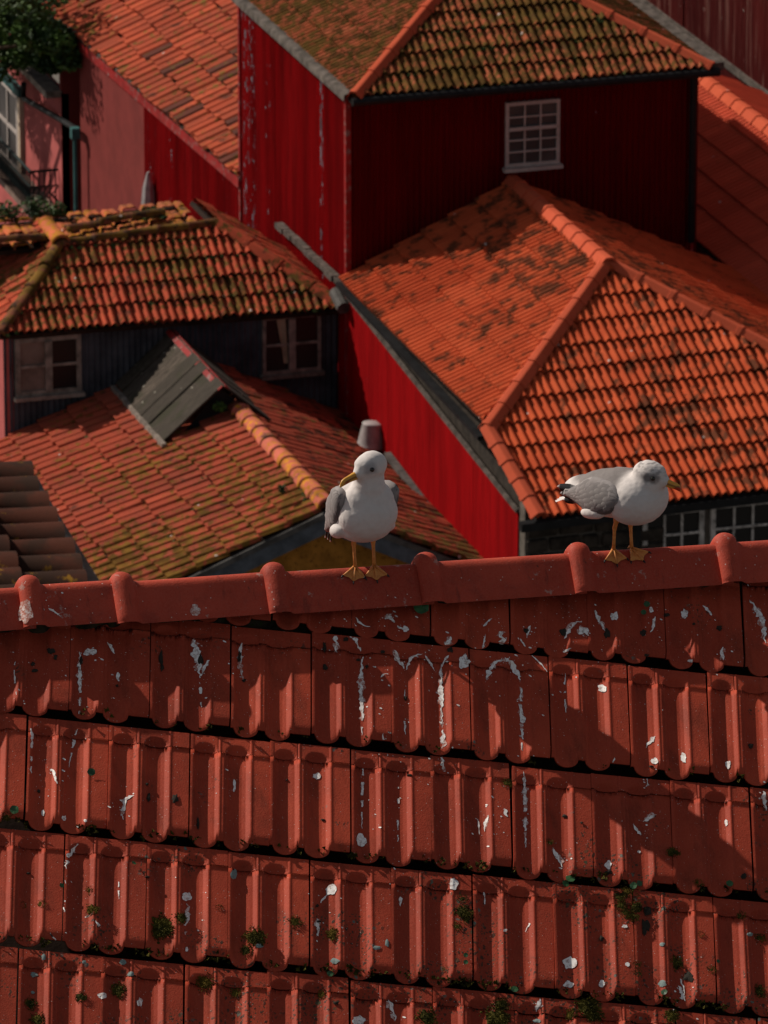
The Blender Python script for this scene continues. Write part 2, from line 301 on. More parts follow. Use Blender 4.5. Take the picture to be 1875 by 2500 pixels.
class Roof:
    """collects all tiles of one house so that only the ~300 largest are objects"""
    def __init__(s, house): s.house = house; s.items = []; s.matx = []
    def slope(s, name, poly, e1, e2, W, L, kind, mat, jit=0., off=0., bond=.0, origin=None, label=None, missing=()):
        nrm = e1.cross(e2).normalized()
        O = origin if origin is not None else poly[0]
        deck = MB(); k = len(poly)
        deck.add([p-nrm*.012 for p in poly]+[p-nrm*.07 for p in poly], [tuple(range(k)), tuple(range(k, 2*k))[::-1]]+[(i, i+k, (i+1) % k+k, (i+1) % k) for i in range(k)])
        d = deck.build(name, M_deck, s.house)
        if label: d['label'] = label
        base = tile_mesh('roof_tile', W, L, kind); base.materials.append(mat)
        q2 = [((p-O).dot(e1), (p-O).dot(e2)) for p in poly]
        area = sum(q2[i][0]*q2[(i+1) % k][1]-q2[(i+1) % k][0]*q2[i][1] for i in range(k))
        if area < 0: q2 = q2[::-1]
        edges = []
        for i in range(k):
            a, b = q2[i], q2[(i+1) % k]; dx, dy = b[0]-a[0], b[1]-a[1]; l = math.hypot(dx, dy)
            if l > 1e-4: edges.append((a, (dy/l, -dx/l)))
        x0_, x1_ = min(q[0] for q in q2), max(q[0] for q in q2); y0_, y1_ = min(q[1] for q in q2), max(q[1] for q in q2)
        R3 = Matrix((e1, e2, nrm)).transposed().to_4x4()
        rng = random.Random(name+str(round(O.x*100)))
        for i in range(math.floor(y0_/L)-1, math.ceil(y1_/L)+1):
            for j in range(math.floor(x0_/W)-2, math.ceil(x1_/W)+2):
                bx, by = j*W+off+(bond*W if i % 2 else 0), i*L
                if (i, j) in missing: continue
                jx, jy, jr, jz = [rng.uniform(-1, 1)*jit for _ in range(4)]
                cs = [(bx, by), (bx+W, by), (bx, by+L), (bx+W, by+L)]
                ins = [all((c_[0]-a[0])*nn[0]+(c_[1]-a[1])*nn[1] < .004 for a, nn in edges) for c_ in cs]
                M = Matrix.Translation(O+e1*(bx+jx*.02)+e2*(by+jy*.05)+nrm*(jz*.012)) @ R3 @ Matrix.Rotation(jr*.05, 4, 'Z') @ Matrix.Rotation(rng.uniform(-1, 1)*jit*.05, 4, 'Y')
                if all(ins): me = base
                else:
                    ctr = (bx+W/2, by+L/2)
                    if any((ctr[0]-a[0])*nn[0]+(ctr[1]-a[1])*nn[1] > .6*max(W, L) for a, nn in edges): continue
                    Mi = M.inverted()
                    me = clip(base, [(Mi @ (O+e1*a[0]+e2*a[1]), Mi.to_3x3() @ (e1*nn[0]+e2*nn[1])) for a, nn in edges])
                    if me is None: continue
                    ar = sum(p.area for p in me.polygons)
                    if ar < .008: bpy.data.meshes.remove(me); continue
                ctr = O+e1*(bx+W/2)+e2*(by+L/2); u, v = px(ctr)
                vis = -30 < u < 1905 and -30 < v < 1460
                far = (ctr-CAM).length
                s.items.append((0 if vis else 1, far, me, M, d, mat))
        return d
    def finish(s, limit=300):
        s.items.sort(key=lambda t: (t[0], t[1])); rest = {}
        for k, (hid, far, me, M, d, mat) in enumerate(s.items):
            if k < limit and not hid:
                o = bpy.data.objects.new('roof_tile', me); col.objects.link(o); o.parent = d; o.matrix_basis = M
            else: rest.setdefault(mat.name, []).append((me, M))
        if rest:
            mb = MB(); mats = list(rest); idx = []
            for mi, k in enumerate(mats):
                for me, M in rest[k]:
                    n0 = len(mb.f); mb.add([M @ v.co for v in me.vertices], [tuple(p.vertices) for p in me.polygons]); idx += [mi]*(len(mb.f)-n0)
            m = mesh('remaining_tiles', mb.v, mb.f)
            for k in mats: m.materials.append(bpy.data.materials[k])
            m.polygons.foreach_set('material_index', idx)
            o = obj('remaining_roof_tiles', m, None, s.house); o['kind'] = 'stuff'

def cap_mesh(l, w_, h, kind):
    if kind == 'round': sec = [(-math.cos(math.pi*i/8)*w_/2, math.sin(math.pi*i/8)*h) for i in range(9)]
    else: sec = [(-w_/2, -.01), (-w_*.47, .0), (-w_*.20, h*.93), (-w_*.12, h), (w_*.12, h), (w_*.20, h*.93), (w_*.47, 0), (w_/2, -.01)]
    vs_ = []; fs = []; k = len(sec)
    ys = [(-.012, 1.10), (.045, 1.10), (.05, 1.0), (l*1.06, .93)]
    for y, s_ in ys: vs_ += [(x*s_, y, z*s_) for x, z in sec]
    vs_ += [(x*.9, -.012, z*.85-.004) for x, z in sec]
    for r_ in range(3): fs += [(r_*k+i+1, r_*k+i, (r_+1)*k+i, (r_+1)*k+i+1) for i in range(k-1)]
    fs += [(i, i+1, 4*k+i+1, 4*k+i) for i in range(k-1)]
    return mesh('ridge_tile', vs_, fs, kind == 'round')
def caps(house, A, B, l, w_, h, kind, mat, lift=.03, jit=.0):
    """ridge or hip tiles from the low end A up to B"""
    d = (B-A); n_ = max(1, round(d.length/l)); ll = d.length/n_; d.normalize()
    side = d.cross(Zv).normalized(); nn = side.cross(d).normalized()
    me = cap_mesh(ll, w_, h, kind); me.materials.append(mat)
    R3 = Matrix((side, d, nn)).transposed().to_4x4()
    for i in range(n_):
        p = A+d*(ll*i)+nn*(lift+random.uniform(-1, 1)*jit*.02)
        u, v = px(p)
        if not (-90 < u < 1965 and -120 < v < 1500): continue
        o = bpy.data.objects.new('ridge_tile', me); col.objects.link(o); o.parent = house
        o.matrix_parent_inverse = Matrix.Translation(house.location).inverted()
        o.matrix_basis = Matrix.Translation(p) @ R3 @ Matrix.Rotation(random.uniform(-1, 1)*jit*.08, 4, 'Z') @ Matrix.Rotation(random.uniform(-1, 1)*jit*.06, 4, 'X')

def corr_wall(house, A, B, zb, ztA, ztB, mat, name='wall', sheet=.86, pitch=.076, amp=.009, out=None):
    """upright corrugated cladding between plan points A and B, made of single sheets"""
    A = Vector((A[0], A[1], 0)); B = Vector((B[0], B[1], 0)); d = B-A; ln = d.length; d.normalize()
    nn = Vector(out) if out else Vector((d.y, -d.x, 0))
    wall = MB(); T = -.05
    wall.add([A+Zv*zb+nn*T, B+Zv*zb+nn*T, B+Zv*(ztB-.02)+nn*T, A+Zv*(ztA-.02)+nn*T], [(0, 1, 2, 3)])
    wo = wall.build(name, M_side, house)
    k = max(1, round(ln/sheet))
    for i in range(k):
        s0, s1 = ln*i/k, ln*(i+1)/k; m = MB(); N = max(6, int((s1-s0)/pitch*6)); z0s = zb; vs_ = []; fs = []
        for j in range(N+1):
            s_ = s0+(s1-s0)*j/N; off = amp*math.sin(2*math.pi*s_/pitch)+(.004 if i % 2 else 0)
            zt = ztA+(ztB-ztA)*s_/ln
            p = A+d*s_+nn*off; vs_ += [p+Zv*zb, p+Zv*zt]
        for j in range(N): fs.append((2*j, 2*j+2, 2*j+3, 2*j+1))
        m.add(vs_, fs); m.build('corrugated_sheet', mat, wo, True)
    return wo
def plain_wall(house, A, B, zb, ztA, ztB, mat, name='wall', th=.12):
    A = Vector((A[0], A[1], 0)); B = Vector((B[0], B[1], 0)); d = (B-A).normalized(); nn = Vector((d.y, -d.x, 0)); m = MB()
    f = [A+Zv*zb, B+Zv*zb, B+Zv*ztB, A+Zv*ztA]; m.add(f+[p-nn*th for p in f], [(0, 1, 2, 3), (7, 6, 5, 4), (0, 4, 5, 1), (1, 5, 6, 2), (2, 6, 7, 3), (3, 7, 4, 0)])
    return m.build(name, mat, house)

def window(house, O, e1, w_, h_, rows, cols, fmat, glass, nrm, fw=.055, mw=.022, depth=.05, split=None, sill=True, label=None, panemats=None):
    """O lower left corner; rows/cols of panes; frame proud of the wall by depth"""
    e1 = e1.normalized(); m = MB(); o = O-nrm*.03
    m.box(o, e1*fw, Zv*h_, nrm*(depth+.03)); m.box(o+e1*(w_-fw), e1*fw, Zv*h_, nrm*(depth+.03))
    m.box(o+e1*fw, e1*(w_-2*fw), Zv*fw, nrm*(depth+.028)); m.box(o+e1*fw+Zv*(h_-fw), e1*(w_-2*fw), Zv*fw, nrm*(depth+.028))
    W = m.build('window', fmat, house)
    if label: W['label'] = label
    iw, ih = w_-2*fw, h_-2*fw; oo = O+e1*fw+Zv*fw; cwid = iw/cols; rhei = ih/rows
    for i in range(cols):
        for j in range(rows):
            gm = panemats(i, j) if panemats else glass
            part_box('pane', gm, W, oo+e1*(i*cwid)+Zv*(j*rhei)+nrm*(depth*.25), e1*cwid, Zv*rhei, nrm*.006)
    for i in range(1, cols):
        t_ = mw*(2.6 if split == ('v', i) else 1); part_box('glazing_bar', fmat, W, oo+e1*(i*cwid-t_/2)+nrm*(depth*.25+.008), e1*t_, Zv*ih, nrm*(.022 if t_ == mw else .05))
    for j in range(1, rows):
        t_ = mw*(2.2 if split == ('h', j) else 1); part_box('glazing_bar', fmat, W, oo+Zv*(j*rhei-t_/2)+nrm*(depth*.25+.0095), e1*iw, Zv*t_, nrm*(.024 if t_ == mw else .042))
    if sill: part_box('sill', fmat, W, O-e1*.03-Zv*.05, e1*(w_+.06), Zv*.048, nrm*(depth+.06))
    return W

TP = math.tan(RD(26)); sP, cP = math.sin(RD(26)), math.cos(RD(26))
NL, NR, NF = V(-sP, 0, cP), V(sP, 0, cP), V(0, -sP, cP)
UL, UR, UF = V(cP, 0, sP), V(-cP, 0, sP), V(0, cP, sP)     # upslope directions
# ------------------------------------------------------------------ key points of the block of houses
apex = at(1480, 645, 85.0)
L1 = hit(1275, 430, apex, NL); YW = L1.y                     # front wall of the tall house
X0 = ony(848, 460, YW).x                                     # the long red party wall
Y590 = onx(590, 430, X0).y
ZB = 0.0

# ================================================================== orange hip-roofed house (right)
H1 = thing('hip_roof_house', (26.5, 77, 0), 'house with bright orange hipped tile roof and a red wall along its left side', 'house')
rf = Roof(H1)
hipb = hit(1190, 1052, apex, NF); vergeb = hit(1312, 1268, apex, NF)
XV = hit(1690, 585, apex, NR).x                              # valley with the next roof
ridge_far = V(apex.x, YW, apex.z)
eL = hit(848, 688, apex, NL); eaveX = (eL.x+hit(1190, 1058, apex, NL).x)/2
def zl(x): return apex.z-(apex.x-x)*TP
def zr(x): return apex.z-(x-apex.x)*TP
def zf(y): return apex.z-(apex.y-y)*TP
yhl = apex.y-(apex.x-eaveX)
rf.slope('left_roof_slope', [V(eaveX, yhl, zl(eaveX)), apex.copy(), ridge_far, V(eaveX, YW, zl(eaveX))], -Yv, UL, .232, .40, 'double', TM['h1'], jit=.12, origin=V(eaveX, YW, zl(eaveX)))
ye = vergeb.y; DE = .030; eF = (Xv+UF*DE).normalized(); xc_ = (apex.x+apex.y-ye-vergeb.x)/(1+DE*cP); cornR = V(vergeb.x, ye, zf(ye))+(Xv+UF*DE)*xc_
rf.slope('front_roof_slope', [V(hipb.x, hipb.y, zf(hipb.y)), V(vergeb.x, ye, zf(ye)), cornR, apex.copy()], eF, NF.cross(eF), .222, .395, 'double', TM['h1'], jit=.12, origin=V(vergeb.x-.02, ye, zf(ye)))
yv2 = apex.y-(XV-apex.x)
rf.slope('right_roof_slope', [V(XV, yv2, zr(XV)), V(XV, YW, zr(XV)), ridge_far, apex.copy()], Yv, UR, .232, .40, 'double', TM['h1'], jit=.12, origin=V(XV, YW, zr(XV)))
rf.finish()
caps(H1, apex-V(0, .12, 0), ridge_far, .40, .25, .085, 'angle', M_cap1)
caps(H1, V(hipb.x, hipb.y, zf(hipb.y)), apex, .42, .23, .085, 'angle', M_cap1)
caps(H1, V(XV+.9, apex.y-(XV+.9-apex.x), zr(XV+.9)), apex, .50, .20, .075, 'angle', M_cap1)
caps(H1, V(vergeb.x+.02, vergeb.y, zf(vergeb.y)), V(hipb.x, hipb.y, zf(hipb.y)), .33, .22, .07, 'angle', M_cap1, lift=.045)
# red side wall with masonry strip and coping
c1, c2 = onx(868, 748, X0), onx(1265, 1252, X0)
plain_wall(H1, (X0+.10, YW), (X0+.10, c2.y+.02), ZB, zl(eaveX)-.03, zl(eaveX)-.50, M_stone, 'side_masonry')
corr_wall(H1, (X0, YW), (X0, c2.y), ZB, c1.z+.02, c2.z, M_redlow, 'side_wall', amp=.005, out=(-1, 0, 0))
m = MB(); m.box(V(X0-.030, YW, c1.z+.02), V(0, c2.y-YW, c2.z-c1.z-.02), V(.045, 0, 0), V(0, 0, .045)); m.build('coping', M_coping, H1)
m = MB(); m.box(V(eaveX-.06, YW, zl(eaveX)-.055), V(0, yhl-YW+.1, -.18), V(.10, 0, 0), V(0, 0, .05)); m.build('side_gutter', M_black, H1)
# front wall, gutter, windows
YF = ye+.28; zE = zf(ye)
plain_wall(H1, (X0+.01, YF), (XV+1.4, YF), ZB, zE+.1, zE+.1, M_joint, 'front_wall', .2)
m = MB(); m.box(V(vergeb.x-.22, ye-.09, zE-.115), V(6.4, 6.4*DE*cP, 6.4*DE*sP), V(0, .13, 0), V(0, 0, .10)); m.build('front_gutter', M_black, H1)
m = MB(); m.box(V(vergeb.x-.12, ye+.05, zE-.13), V(6.2, 6.2*DE*cP*.5, 6.2*DE*sP), V(0, .23, 0), V(0, 0, .015)); m.build('soffit', M_black, H1)
rng = random.Random(5)
row_z = zE-.12
for r_ in range(6):
    x = X0+.02; hh = rng.uniform(.17, .25)
    while x < ony(1560, 1300, YF).x:
        ww = rng.uniform(.22, .46); hx = hh-.02; b = [V(x+.012, YF-.03-rng.uniform(0, .03), row_z-hx), V(ww-.026, 0, rng.uniform(-.01, .01)), V(0, .06, 0), V(rng.uniform(-.02, .02), 0, hx)]
        bm = bmesh.new(); mb = MB(); mb.box(*b)
        me_ = mesh('stone', mb.v, mb.f); bm.from_mesh(me_); bmesh.ops.bevel(bm, geom=bm.edges[:], offset=.02, segments=1, affect='EDGES'); bm.to_mesh(me_); bm.free()
        obj('stone', me_, M_stone, bpy.data.objects['front_wall']); x += ww
    row_z -= hh
for (a, b) in ((1566, 1716), (1732, 1892)):
    p = ony(a, 1300, YF); q = ony(b, 1300, YF); top = zE-.15+(p.x-vergeb.x)*DE*sP
    window(H1, V(p.x, YF, top-1.15), Xv, q.x-p.x, 1.15, 4, 3, M_greyframe, M_glass, -Yv, fw=.06, mw=.028)
part_box('window_jamb', M_black, H1, V(ony(1536, 1300, YF).x, YF-.05, zE-1.4), Xv*.13, V(0, .04, 0), Zv*1.28)

# ================================================================== tall red house (top centre)
H2 = thing('tall_red_house', (26.5, 83, 0), 'tall house clad in red corrugated sheet with mossy hipped roof and one white sash window', 'house')
rf = Roof(H2)
YE2 = YW-.28; K = ony(866, 238, YE2); K2 = ony(1735, 172, YE2); zK = (K.z+K2.z)/2
K = V(K.x, YE2, zK); K2 = V(K2.x, YE2, zK); half = (K2.x-K.x)/2; A2 = V((K.x+K2.x)/2, YE2+half, zK+half*TP)
ridge2 = V(A2.x, Y590+1, A2.z)
rf.slope('front_roof_slope', [K, K2, A2], Xv, UF, .222, .36, 'double', TM['h2'], jit=.25, origin=K)
rf.slope('left_roof_slope', [K, A2, ridge2, V(K.x, Y590+1, zK)], -Yv, UL, .222, .36, 'double', TM['h2'], jit=.2, origin=K)
rf.slope('right_roof_slope', [K2, V(K2.x, Y590+1, zK), ridge2, A2], Yv, UR, .222, .36, 'double', TM['h2'], jit=.2, origin=K2)
rf.finish()
caps(H2, K, A2, .48, .20, .08, 'angle', M_cap1); caps(H2, K2, A2, .48, .18, .07, 'angle', M_cap1)
XR2 = ony(1702, 400, YW).x
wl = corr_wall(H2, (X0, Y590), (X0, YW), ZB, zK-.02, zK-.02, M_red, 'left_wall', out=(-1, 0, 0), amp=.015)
wf = corr_wall(H2, (X0, YW), (XR2, YW), ZB, zK+.02, zK+.02, M_redshaded, 'front_wall', out=(0, -1, 0), amp=.015)
plain_wall(H2, (XR2, YW), (XR2, Y590+1), ZB, zK, zK, M_redtrim, 'right_wall'); plain_wall(H2, (XR2, Y590), (X0, Y590), ZB, zK, zK, M_redtrim, 'rear_wall')
m = MB(); m.box(V(X0-.03, YW-.03, ZB), V(.07, 0, 0), V(0, .07, 0), V(0, 0, zK-.03)); m.build('corner_trim', M_redtrim, H2)
m = MB(); m.box(V(X0-.03, Y590-.02, ZB), V(.07, 0, 0), V(0, .07, 0), V(0, 0, zK-.03)); m.build('corner_trim', M_redtrim, H2)
m = MB(); m.box(V(X0-.03, YW-.02, zK-.10), V(0, Y590-YW, 0), V(.05, 0, 0), V(0, 0, .11)); m.build('verge_board', M_redtrim, H2)
m = MB(); N_ = 70; vs_ = []; fs = []
for i in range(N_+1):
    y = YE2+.02+(Y590-YE2)*i/N_; w1 = .03*mnoise.noise(Vector((i*.45, 1, 0))); w2 = .025*mnoise.noise(Vector((i*.8, 7, 0)))
    vs_ += [V(K.x-.14, y, zK-.03), V(K.x-.13+w1*.4, y, zK+.05+w2), V(K.x-.05, y, zK+.075+w1), V(K.x+.04+w2, y, zK+.055)]
for i in range(N_): fs += [(i*4+k, i*4+k+1, i*4+5+k, i*4+4+k) for k in range(3)]
m.add(vs_, fs); m.build('verge_mortar', M_coping, H2, True)
m = MB(); m.tube([V(K.x-.05, YE2-.05, zK-.03), V(K2.x+.1, YE2-.05, zK-.03)], .055, 8); m.box(V(X0, YE2, zK-.10), V(XR2-X0, 0, 0), V(0, .26, 0), V(0, 0, .04)); m.build('gutter', M_black, H2)
m = MB(); p = ony(1692, 200, YW-.06); q = ony(1690, 590, YW-.06); m.tube([V(p.x, YW-.08, zK-.05), V(p.x, YW-.08, q.z)], .05, 8); m.build('downpipe', M_black, H2)
a = ony(1231, 413, YW); b = ony(1368, 240, YW)
window(H2, V(a.x, YW-.012, a.z+.03), Xv, b.x-a.x-.02, b.z-a.z-.02, 5, 3, M_white, M_glass2, -Yv, fw=.045, mw=.02, depth=.045, split=('h', 3), label='white sash window')

# ================================================================== long red wall and the roof behind it (top left)
H3 = thing('row_house', (26, 90, 0), 'house at upper left with old uneven red tile roof above red plaster and corrugated wall', 'house')
rf = Roof(H3)
wa, wb = onx(590, 436, X0), onx(195, 97, X0); wm = onx(352, 226, X0)
dirY = (wb-wa).normalized(); nrm3 = (dirY.cross(V(cP, 0, sP))).normalized()
if nrm3.z < 0: nrm3 = -nrm3
e2_ = nrm3.cross(-dirY).normalized(); e2_ = e2_ if e2_.z > 0 else -e2_
A3 = wa+V(-.05, 0, .03); B3 = A3+dirY*((wb-wa).length+4.5)
poly3 = [B3, A3, A3+e2_*5.5, B3+e2_*5.5]
rf.slope('roof_slope', poly3, -dirY, e2_, .245, .43, 'slab', TM['h3'], jit=.8, bond=.0, origin=B3)
rf.finish()
corr_wall(H3, (X0, wm.y), (X0, Y590), ZB, wm.z-.05, wa.z-.05, M_red, 'corrugated_wall', out=(-1, 0, 0), amp=.015)
plain_wall(H3, (X0-.01, wb.y), (X0-.01, wm.y), ZB, wb.z-.05, wm.z-.05, M_plaster, 'plaster_wall')
m = MB(); m.box(V(X0-.05, Y590, wa.z-.13), V(0, wb.y-Y590, wb.z-wa.z), V(.06, 0, 0), V(0, 0, .14)); m.build('verge_board', M_redtrim, H3)
m = MB(); m.box(V(X0-.04, wm.y-1, onx(352, 226, X0).z-.0), V(0, wb.y-wm.y+1, wb.z-wm.z), V(.16, 0, .02), V(0, 0, .05)); m.build('mortar_verge', M_coping, H3)
m = MB(); p = onx(362, 440, X0-.1); m.tube([p-Zv*.35, p-Zv*.1, p+Zv*.12], [.11, .085, .02], 8); m.build('tin_flashing', M_tin, H3)

# ================================================================== pink house at the far left
H7 = thing('pink_house', (24.5, 99, 0), 'pink plastered house with cream framed window and iron balcony at left edge', 'house')
yp = onx(150, 330, X0).y; zt7 = onx(40, 165, X0).z+.3
plain_wall(H7, (X0, yp+5), (X0, yp), ZB, zt7, zt7, M_pink, 'wall'); plain_wall(H7, (X0+.01, yp), (X0+3, yp), ZB, zt7+.55, zt7+.55, M_plaster, 'side_wall')
plain_wall(H7, (X0+.35, yp+1), (X0+.35, wb.y-.2), ZB, wb.z+.12, wb.z+.1, M_plaster, 'recess_wall')
a = onx(-40, 330, X0); b = onx(62, 470, X0); top = onx(45, 222, X0).z; bot = onx(45, 418, X0).z
m = MB(); m.box(V(X0-.07, b.y, bot-.25), V(0, .13, 0), V(.08, 0, 0), V(0, 0, top-bot+.35)); m.build('window_casing', M_cream, H7)
W7 = window(H7, V(X0-.02, b.y+1.5, bot), -Yv, 1.36, top-bot, 2, 2, M_white, M_glass2, -Xv, fw=.09, mw=.05, depth=.05, sill=True)
part_box('lintel', M_teal, H7, V(X0-.10, b.y-.05, top), V(0, 1.7, 0), V(.1, 0, 0), Zv*.12)
m = MB(); m.box(V(X0-.22, yp, zt7-.05), V(0, 5, 0), V(.25, 0, 0), V(0, 0, .10)); m.build('eave_board', M_palewood, H7)
m = MB(); pp = [onx(58, 205, X0-.22), onx(57, 240, X0-.18), onx(150, 293, X0-.12), onx(190, 318, X0-.10)]
pp2 = [V(p.x, p.y, p.z) for p in pp]; m.tube(pp2, .045, 8); m.build('diagonal_pipe', M_black, H7)
m = MB(); p = onx(183, 318, X0-.16); m.tube([p, p-Zv*1.3], .035, 8); m.box(p+V(-.06, -.06, -.12), V(.12, 0, 0), V(0, .12, 0), V(0, 0, .16)); m.build('drainpipe', M_teal, H7)
wt_ = onx(142, 414, X0); by0 = wt_.y; bo = .42; bz = wt_.z-.62
bal = part_box('balcony', M_side, H7, V(X0-bo, by0, bz-.1), V(bo, 0, 0), V(0, 3.4, 0), Zv*.1)
m = MB(); hr = .62; m.tube([V(X0-.0, by0, bz+hr), V(X0-bo, by0, bz+hr), V(X0-bo, by0+3.4, bz+hr)], .02, 6); m.tube([V(X0-.0, by0, bz+hr*.62), V(X0-bo, by0, bz+hr*.62), V(X0-bo, by0+3.4, bz+hr*.62)], .012, 6); m.build('rail', M_iron, bal)
for i in range(5):
    m = MB(); x = X0-bo*(i+.5)/5; m.tube([V(x, by0, bz), V(x, by0, bz+hr)], .011, 5); m.tube([V(x+.05, by0, bz+.1), V(x-.05, by0, bz+.25), V(x+.05, by0, bz+.38)], .012, 5); m.build('baluster', M_iron, bal)
for i in range(26):
    m = MB(); y = by0+.03+i*.13; m.tube([V(X0-bo, y, bz), V(X0-bo, y, bz+hr)], .012, 5); m.tube([V(X0-bo, y, bz+.1), V(X0-bo, y+.06, bz+.25), V(X0-bo, y, bz+.4)], .012, 5); m.build('baluster', M_iron, bal)

# ================================================================== grey house with the sagging hipped roof (left)
H4 = thing('grey_house', (21.5, 83, 0), 'dark grey corrugated house with mossy red hipped roof and two old casement windows', 'house')
rf = Roof(H4)
E4 = onx(843, 757, X0); t4 = RD(28); N4 = V(0, -math.sin(t4), math.cos(t4)); U4 = V(0, math.cos(t4), math.sin(t4))
hl, hr_, el, er = hit(150, 600, E4, N4), hit(530, 550, E4, N4), hit(-2, 820, E4, N4), hit(836, 757, E4, N4)
e1_ = (er-el).normalized(); U4 = N4.cross(e1_).normalized()
rf.slope('front_roof_slope', [el, er, hr_, hl], e1_, U4, .222, .36, 'double', TM['h4'], jit=.45, origin=el)
nl_ = (hl-el).cross(Yv).normalized(); nl_ = nl_ if nl_.z > 0 else -nl_; ul_ = nl_.cross(-Yv).normalized(); ul_ = ul_ if ul_.z > 0 else -ul_
rf.slope('left_roof_slope', [el, hl, V(hl.x, hl.y+1.1, hl.z), V(el.x, hl.y+1.1, el.z)], -Yv, ul_, .222, .40, 'slab', TM['h4'], jit=.6, origin=V(el.x, hl.y+1.1, el.z))
nr_ = (hr_-er).cross(Yv).normalized(); nr_ = nr_ if nr_.z > 0 else -nr_; ur_ = nr_.cross(Yv).normalized(); ur_ = ur_ if ur_.z > 0 else -ur_
rf.slope('right_roof_slope', [er, V(er.x, er.y+2.7, er.z), V(hr_.x, er.y+2.7, hr_.z), hr_], Yv, ur_, .222, .40, 'slab', TM['h4'], jit=.7, origin=er)
# rear part with lichen covered loose tiles behind the ridge
q_ = [hl+V(-2.2, .25, -.10), hl+V(1.9, .25, -.02), hl+V(1.9, 1.25, .03), hl+V(-2.2, 1.25, -.05)]
rn = (q_[1]-q_[0]).cross(q_[3]-q_[0]).normalized(); r1 = (q_[1]-q_[0]).normalized()
rf.slope('rear_roof_slope', q_, r1, rn.cross(r1), .235, .40, 'slab', TM['rear'], jit=1.3, origin=q_[0])
rf.finish()
caps(H4, el, hl, .42, .17, .07, 'round', M_cap4, jit=.6); caps(H4, hl, hr_, .45, .17, .07, 'round', M_cap4, jit=.6)
caps(H4, er, hr_, .50, .20, .08, 'angle', TM['h4'], jit=.4)
caps(H4, hl+V(-2.2, .3, -.06), hl+V(-.1, .3, .03), .42, .17, .07, 'round', M_cap4, jit=.8); caps(H4, hl+V(.2, .5, .02), hl+V(1.5, .6, .09), .42, .17, .07, 'round', M_cap4, jit=.8)
caps(H4, hl+V(-.02, -.05, .03), hl+V(-.06, .55, .12), .5, .22, .10, 'round', TM['rear'], jit=.2)
YW4 = E4.y+.22; zt4 = E4.z-.02
corr_wall(H4, (el.x+.08, YW4), (X0-.03, YW4), ZB, zt4+.08, zt4, M_greysheet, 'front_wall', out=(0, -1, 0), amp=.015, sheet=.9)
plain_wall(H4, (el.x+.08, YW4+4), (el.x+.08, YW4), ZB, zt4, zt4, M_pink, 'left_wall')
a = ony(38, 968, YW4-.03); b = ony(196, 824, YW4-.03)
window(H4, V(a.x, YW4-.02, a.z), Xv, b.x-a.x, b.z-a.z+.06, 2, 2, M_palewood, M_glass, -Yv, fw=.06, mw=.035, split=('v', 1), label='old casement window, left half curtained', panemats=lambda i, j: M_curtain if i == 0 else M_glass)
a = ony(640, 915, YW4-.03); b = ony(782, 770, YW4-.03)
window(H4, V(a.x, YW4-.02, a.z), Xv, b.x-a.x, b.z-a.z+.05, 2, 2, M_palewood, M_glass, -Yv, fw=.045, mw=.035, split=('v', 1), label='old casement window with torn pale curtain')
m = MB(); p = ony(690, 775, YW4-.08); vs_ = []; fs = []
for i in range(9):
    t_ = i/8; z = p.z-t_*.62; x = p.x-.08+.10*t_
    for j in range(5): vs_.append(V(x+.12*j/4*(1-.45*t_), YW4-.06-.012*math.sin(j*2.2+i*.4), z))
for i in range(8):
    for j in range(4): fs.append((i*5+j, i*5+j+1, i*5+j+6, i*5+j+5))
m.add(vs_, fs); m.build('torn_curtain', M_torn, H4, True)
# grey flashing between this roof and the tall red wall
m = MB(); fa, fb = onx(690, 545, X0-.02), onx(848, 694, X0-.02)
k = 9
for i in range(k):
    p = fa.lerp(fb, i/k); q = fa.lerp(fb, (i+1)/k); j = random.uniform(-.02, .02)
    m.box(p+V(-.10+j, 0, -.05), q-p, V(.10-j, 0, 0), V(0, 0, .06+abs(j)))
m.build('wall_flashing', M_coping, H4)
p = onx(842, 742, X0-.03)
m = MB(); m.tube([p+V(-.06, .2, .10), p+V(-.05, -.12, -.02)], .09, 10); m.build('gutter_end', M_flash, H4)

# ================================================================== gabled house with lichen ridge (lower left)
H5 = thing('gabled_house', (22, 78, 0), 'low gabled house with lichen spotted ridge and ochre gable below the grey house', 'house')
rf = Roof(H5)
YJ = YW4-.02; J = ony(0, 1085, 81.0); tl = .385; n5 = V(-tl, 0, 1).normalized(); u5 = V(1, 0, tl).normalized()
r5 = hit(675, 1105, J, n5); y5 = hit(790, 1245, J, n5).y; xe5 = hit(100, 1290, J, n5).x
def z5(x): return r5.z-(r5.x-x)*tl
zfl = onx(1045, 1235, X0).z; tr = (r5.z-zfl)/(X0-r5.x); n5r = V(tr, 0, 1).normalized(); u5r = V(-1, 0, tr).normalized()
rf.slope('left_roof_slope', [V(xe5, YJ, z5(xe5)), V(xe5, y5, z5(xe5)), V(r5.x, y5, r5.z), V(r5.x, YJ, r5.z)], -Yv, u5, .205, .40, 'slab', TM['h5'], jit=.45, origin=V(xe5, y5, z5(xe5)), missing=())
rf.slope('right_roof_slope', [V(X0-.02, y5, zfl), V(X0-.02, YJ, zfl), V(r5.x, YJ, r5.z), V(r5.x, y5, r5.z)], Yv, u5r, .205, .40, 'slab', TM['h5r'], jit=.45, origin=V(X0-.02, y5, zfl))
rf.finish()
caps(H5, V(r5.x, y5-.02, r5.z), V(r5.x, hit(552, 962, J, n5).y, r5.z), .40, .24, .11, 'round', M_cap5, lift=.015, jit=.25)
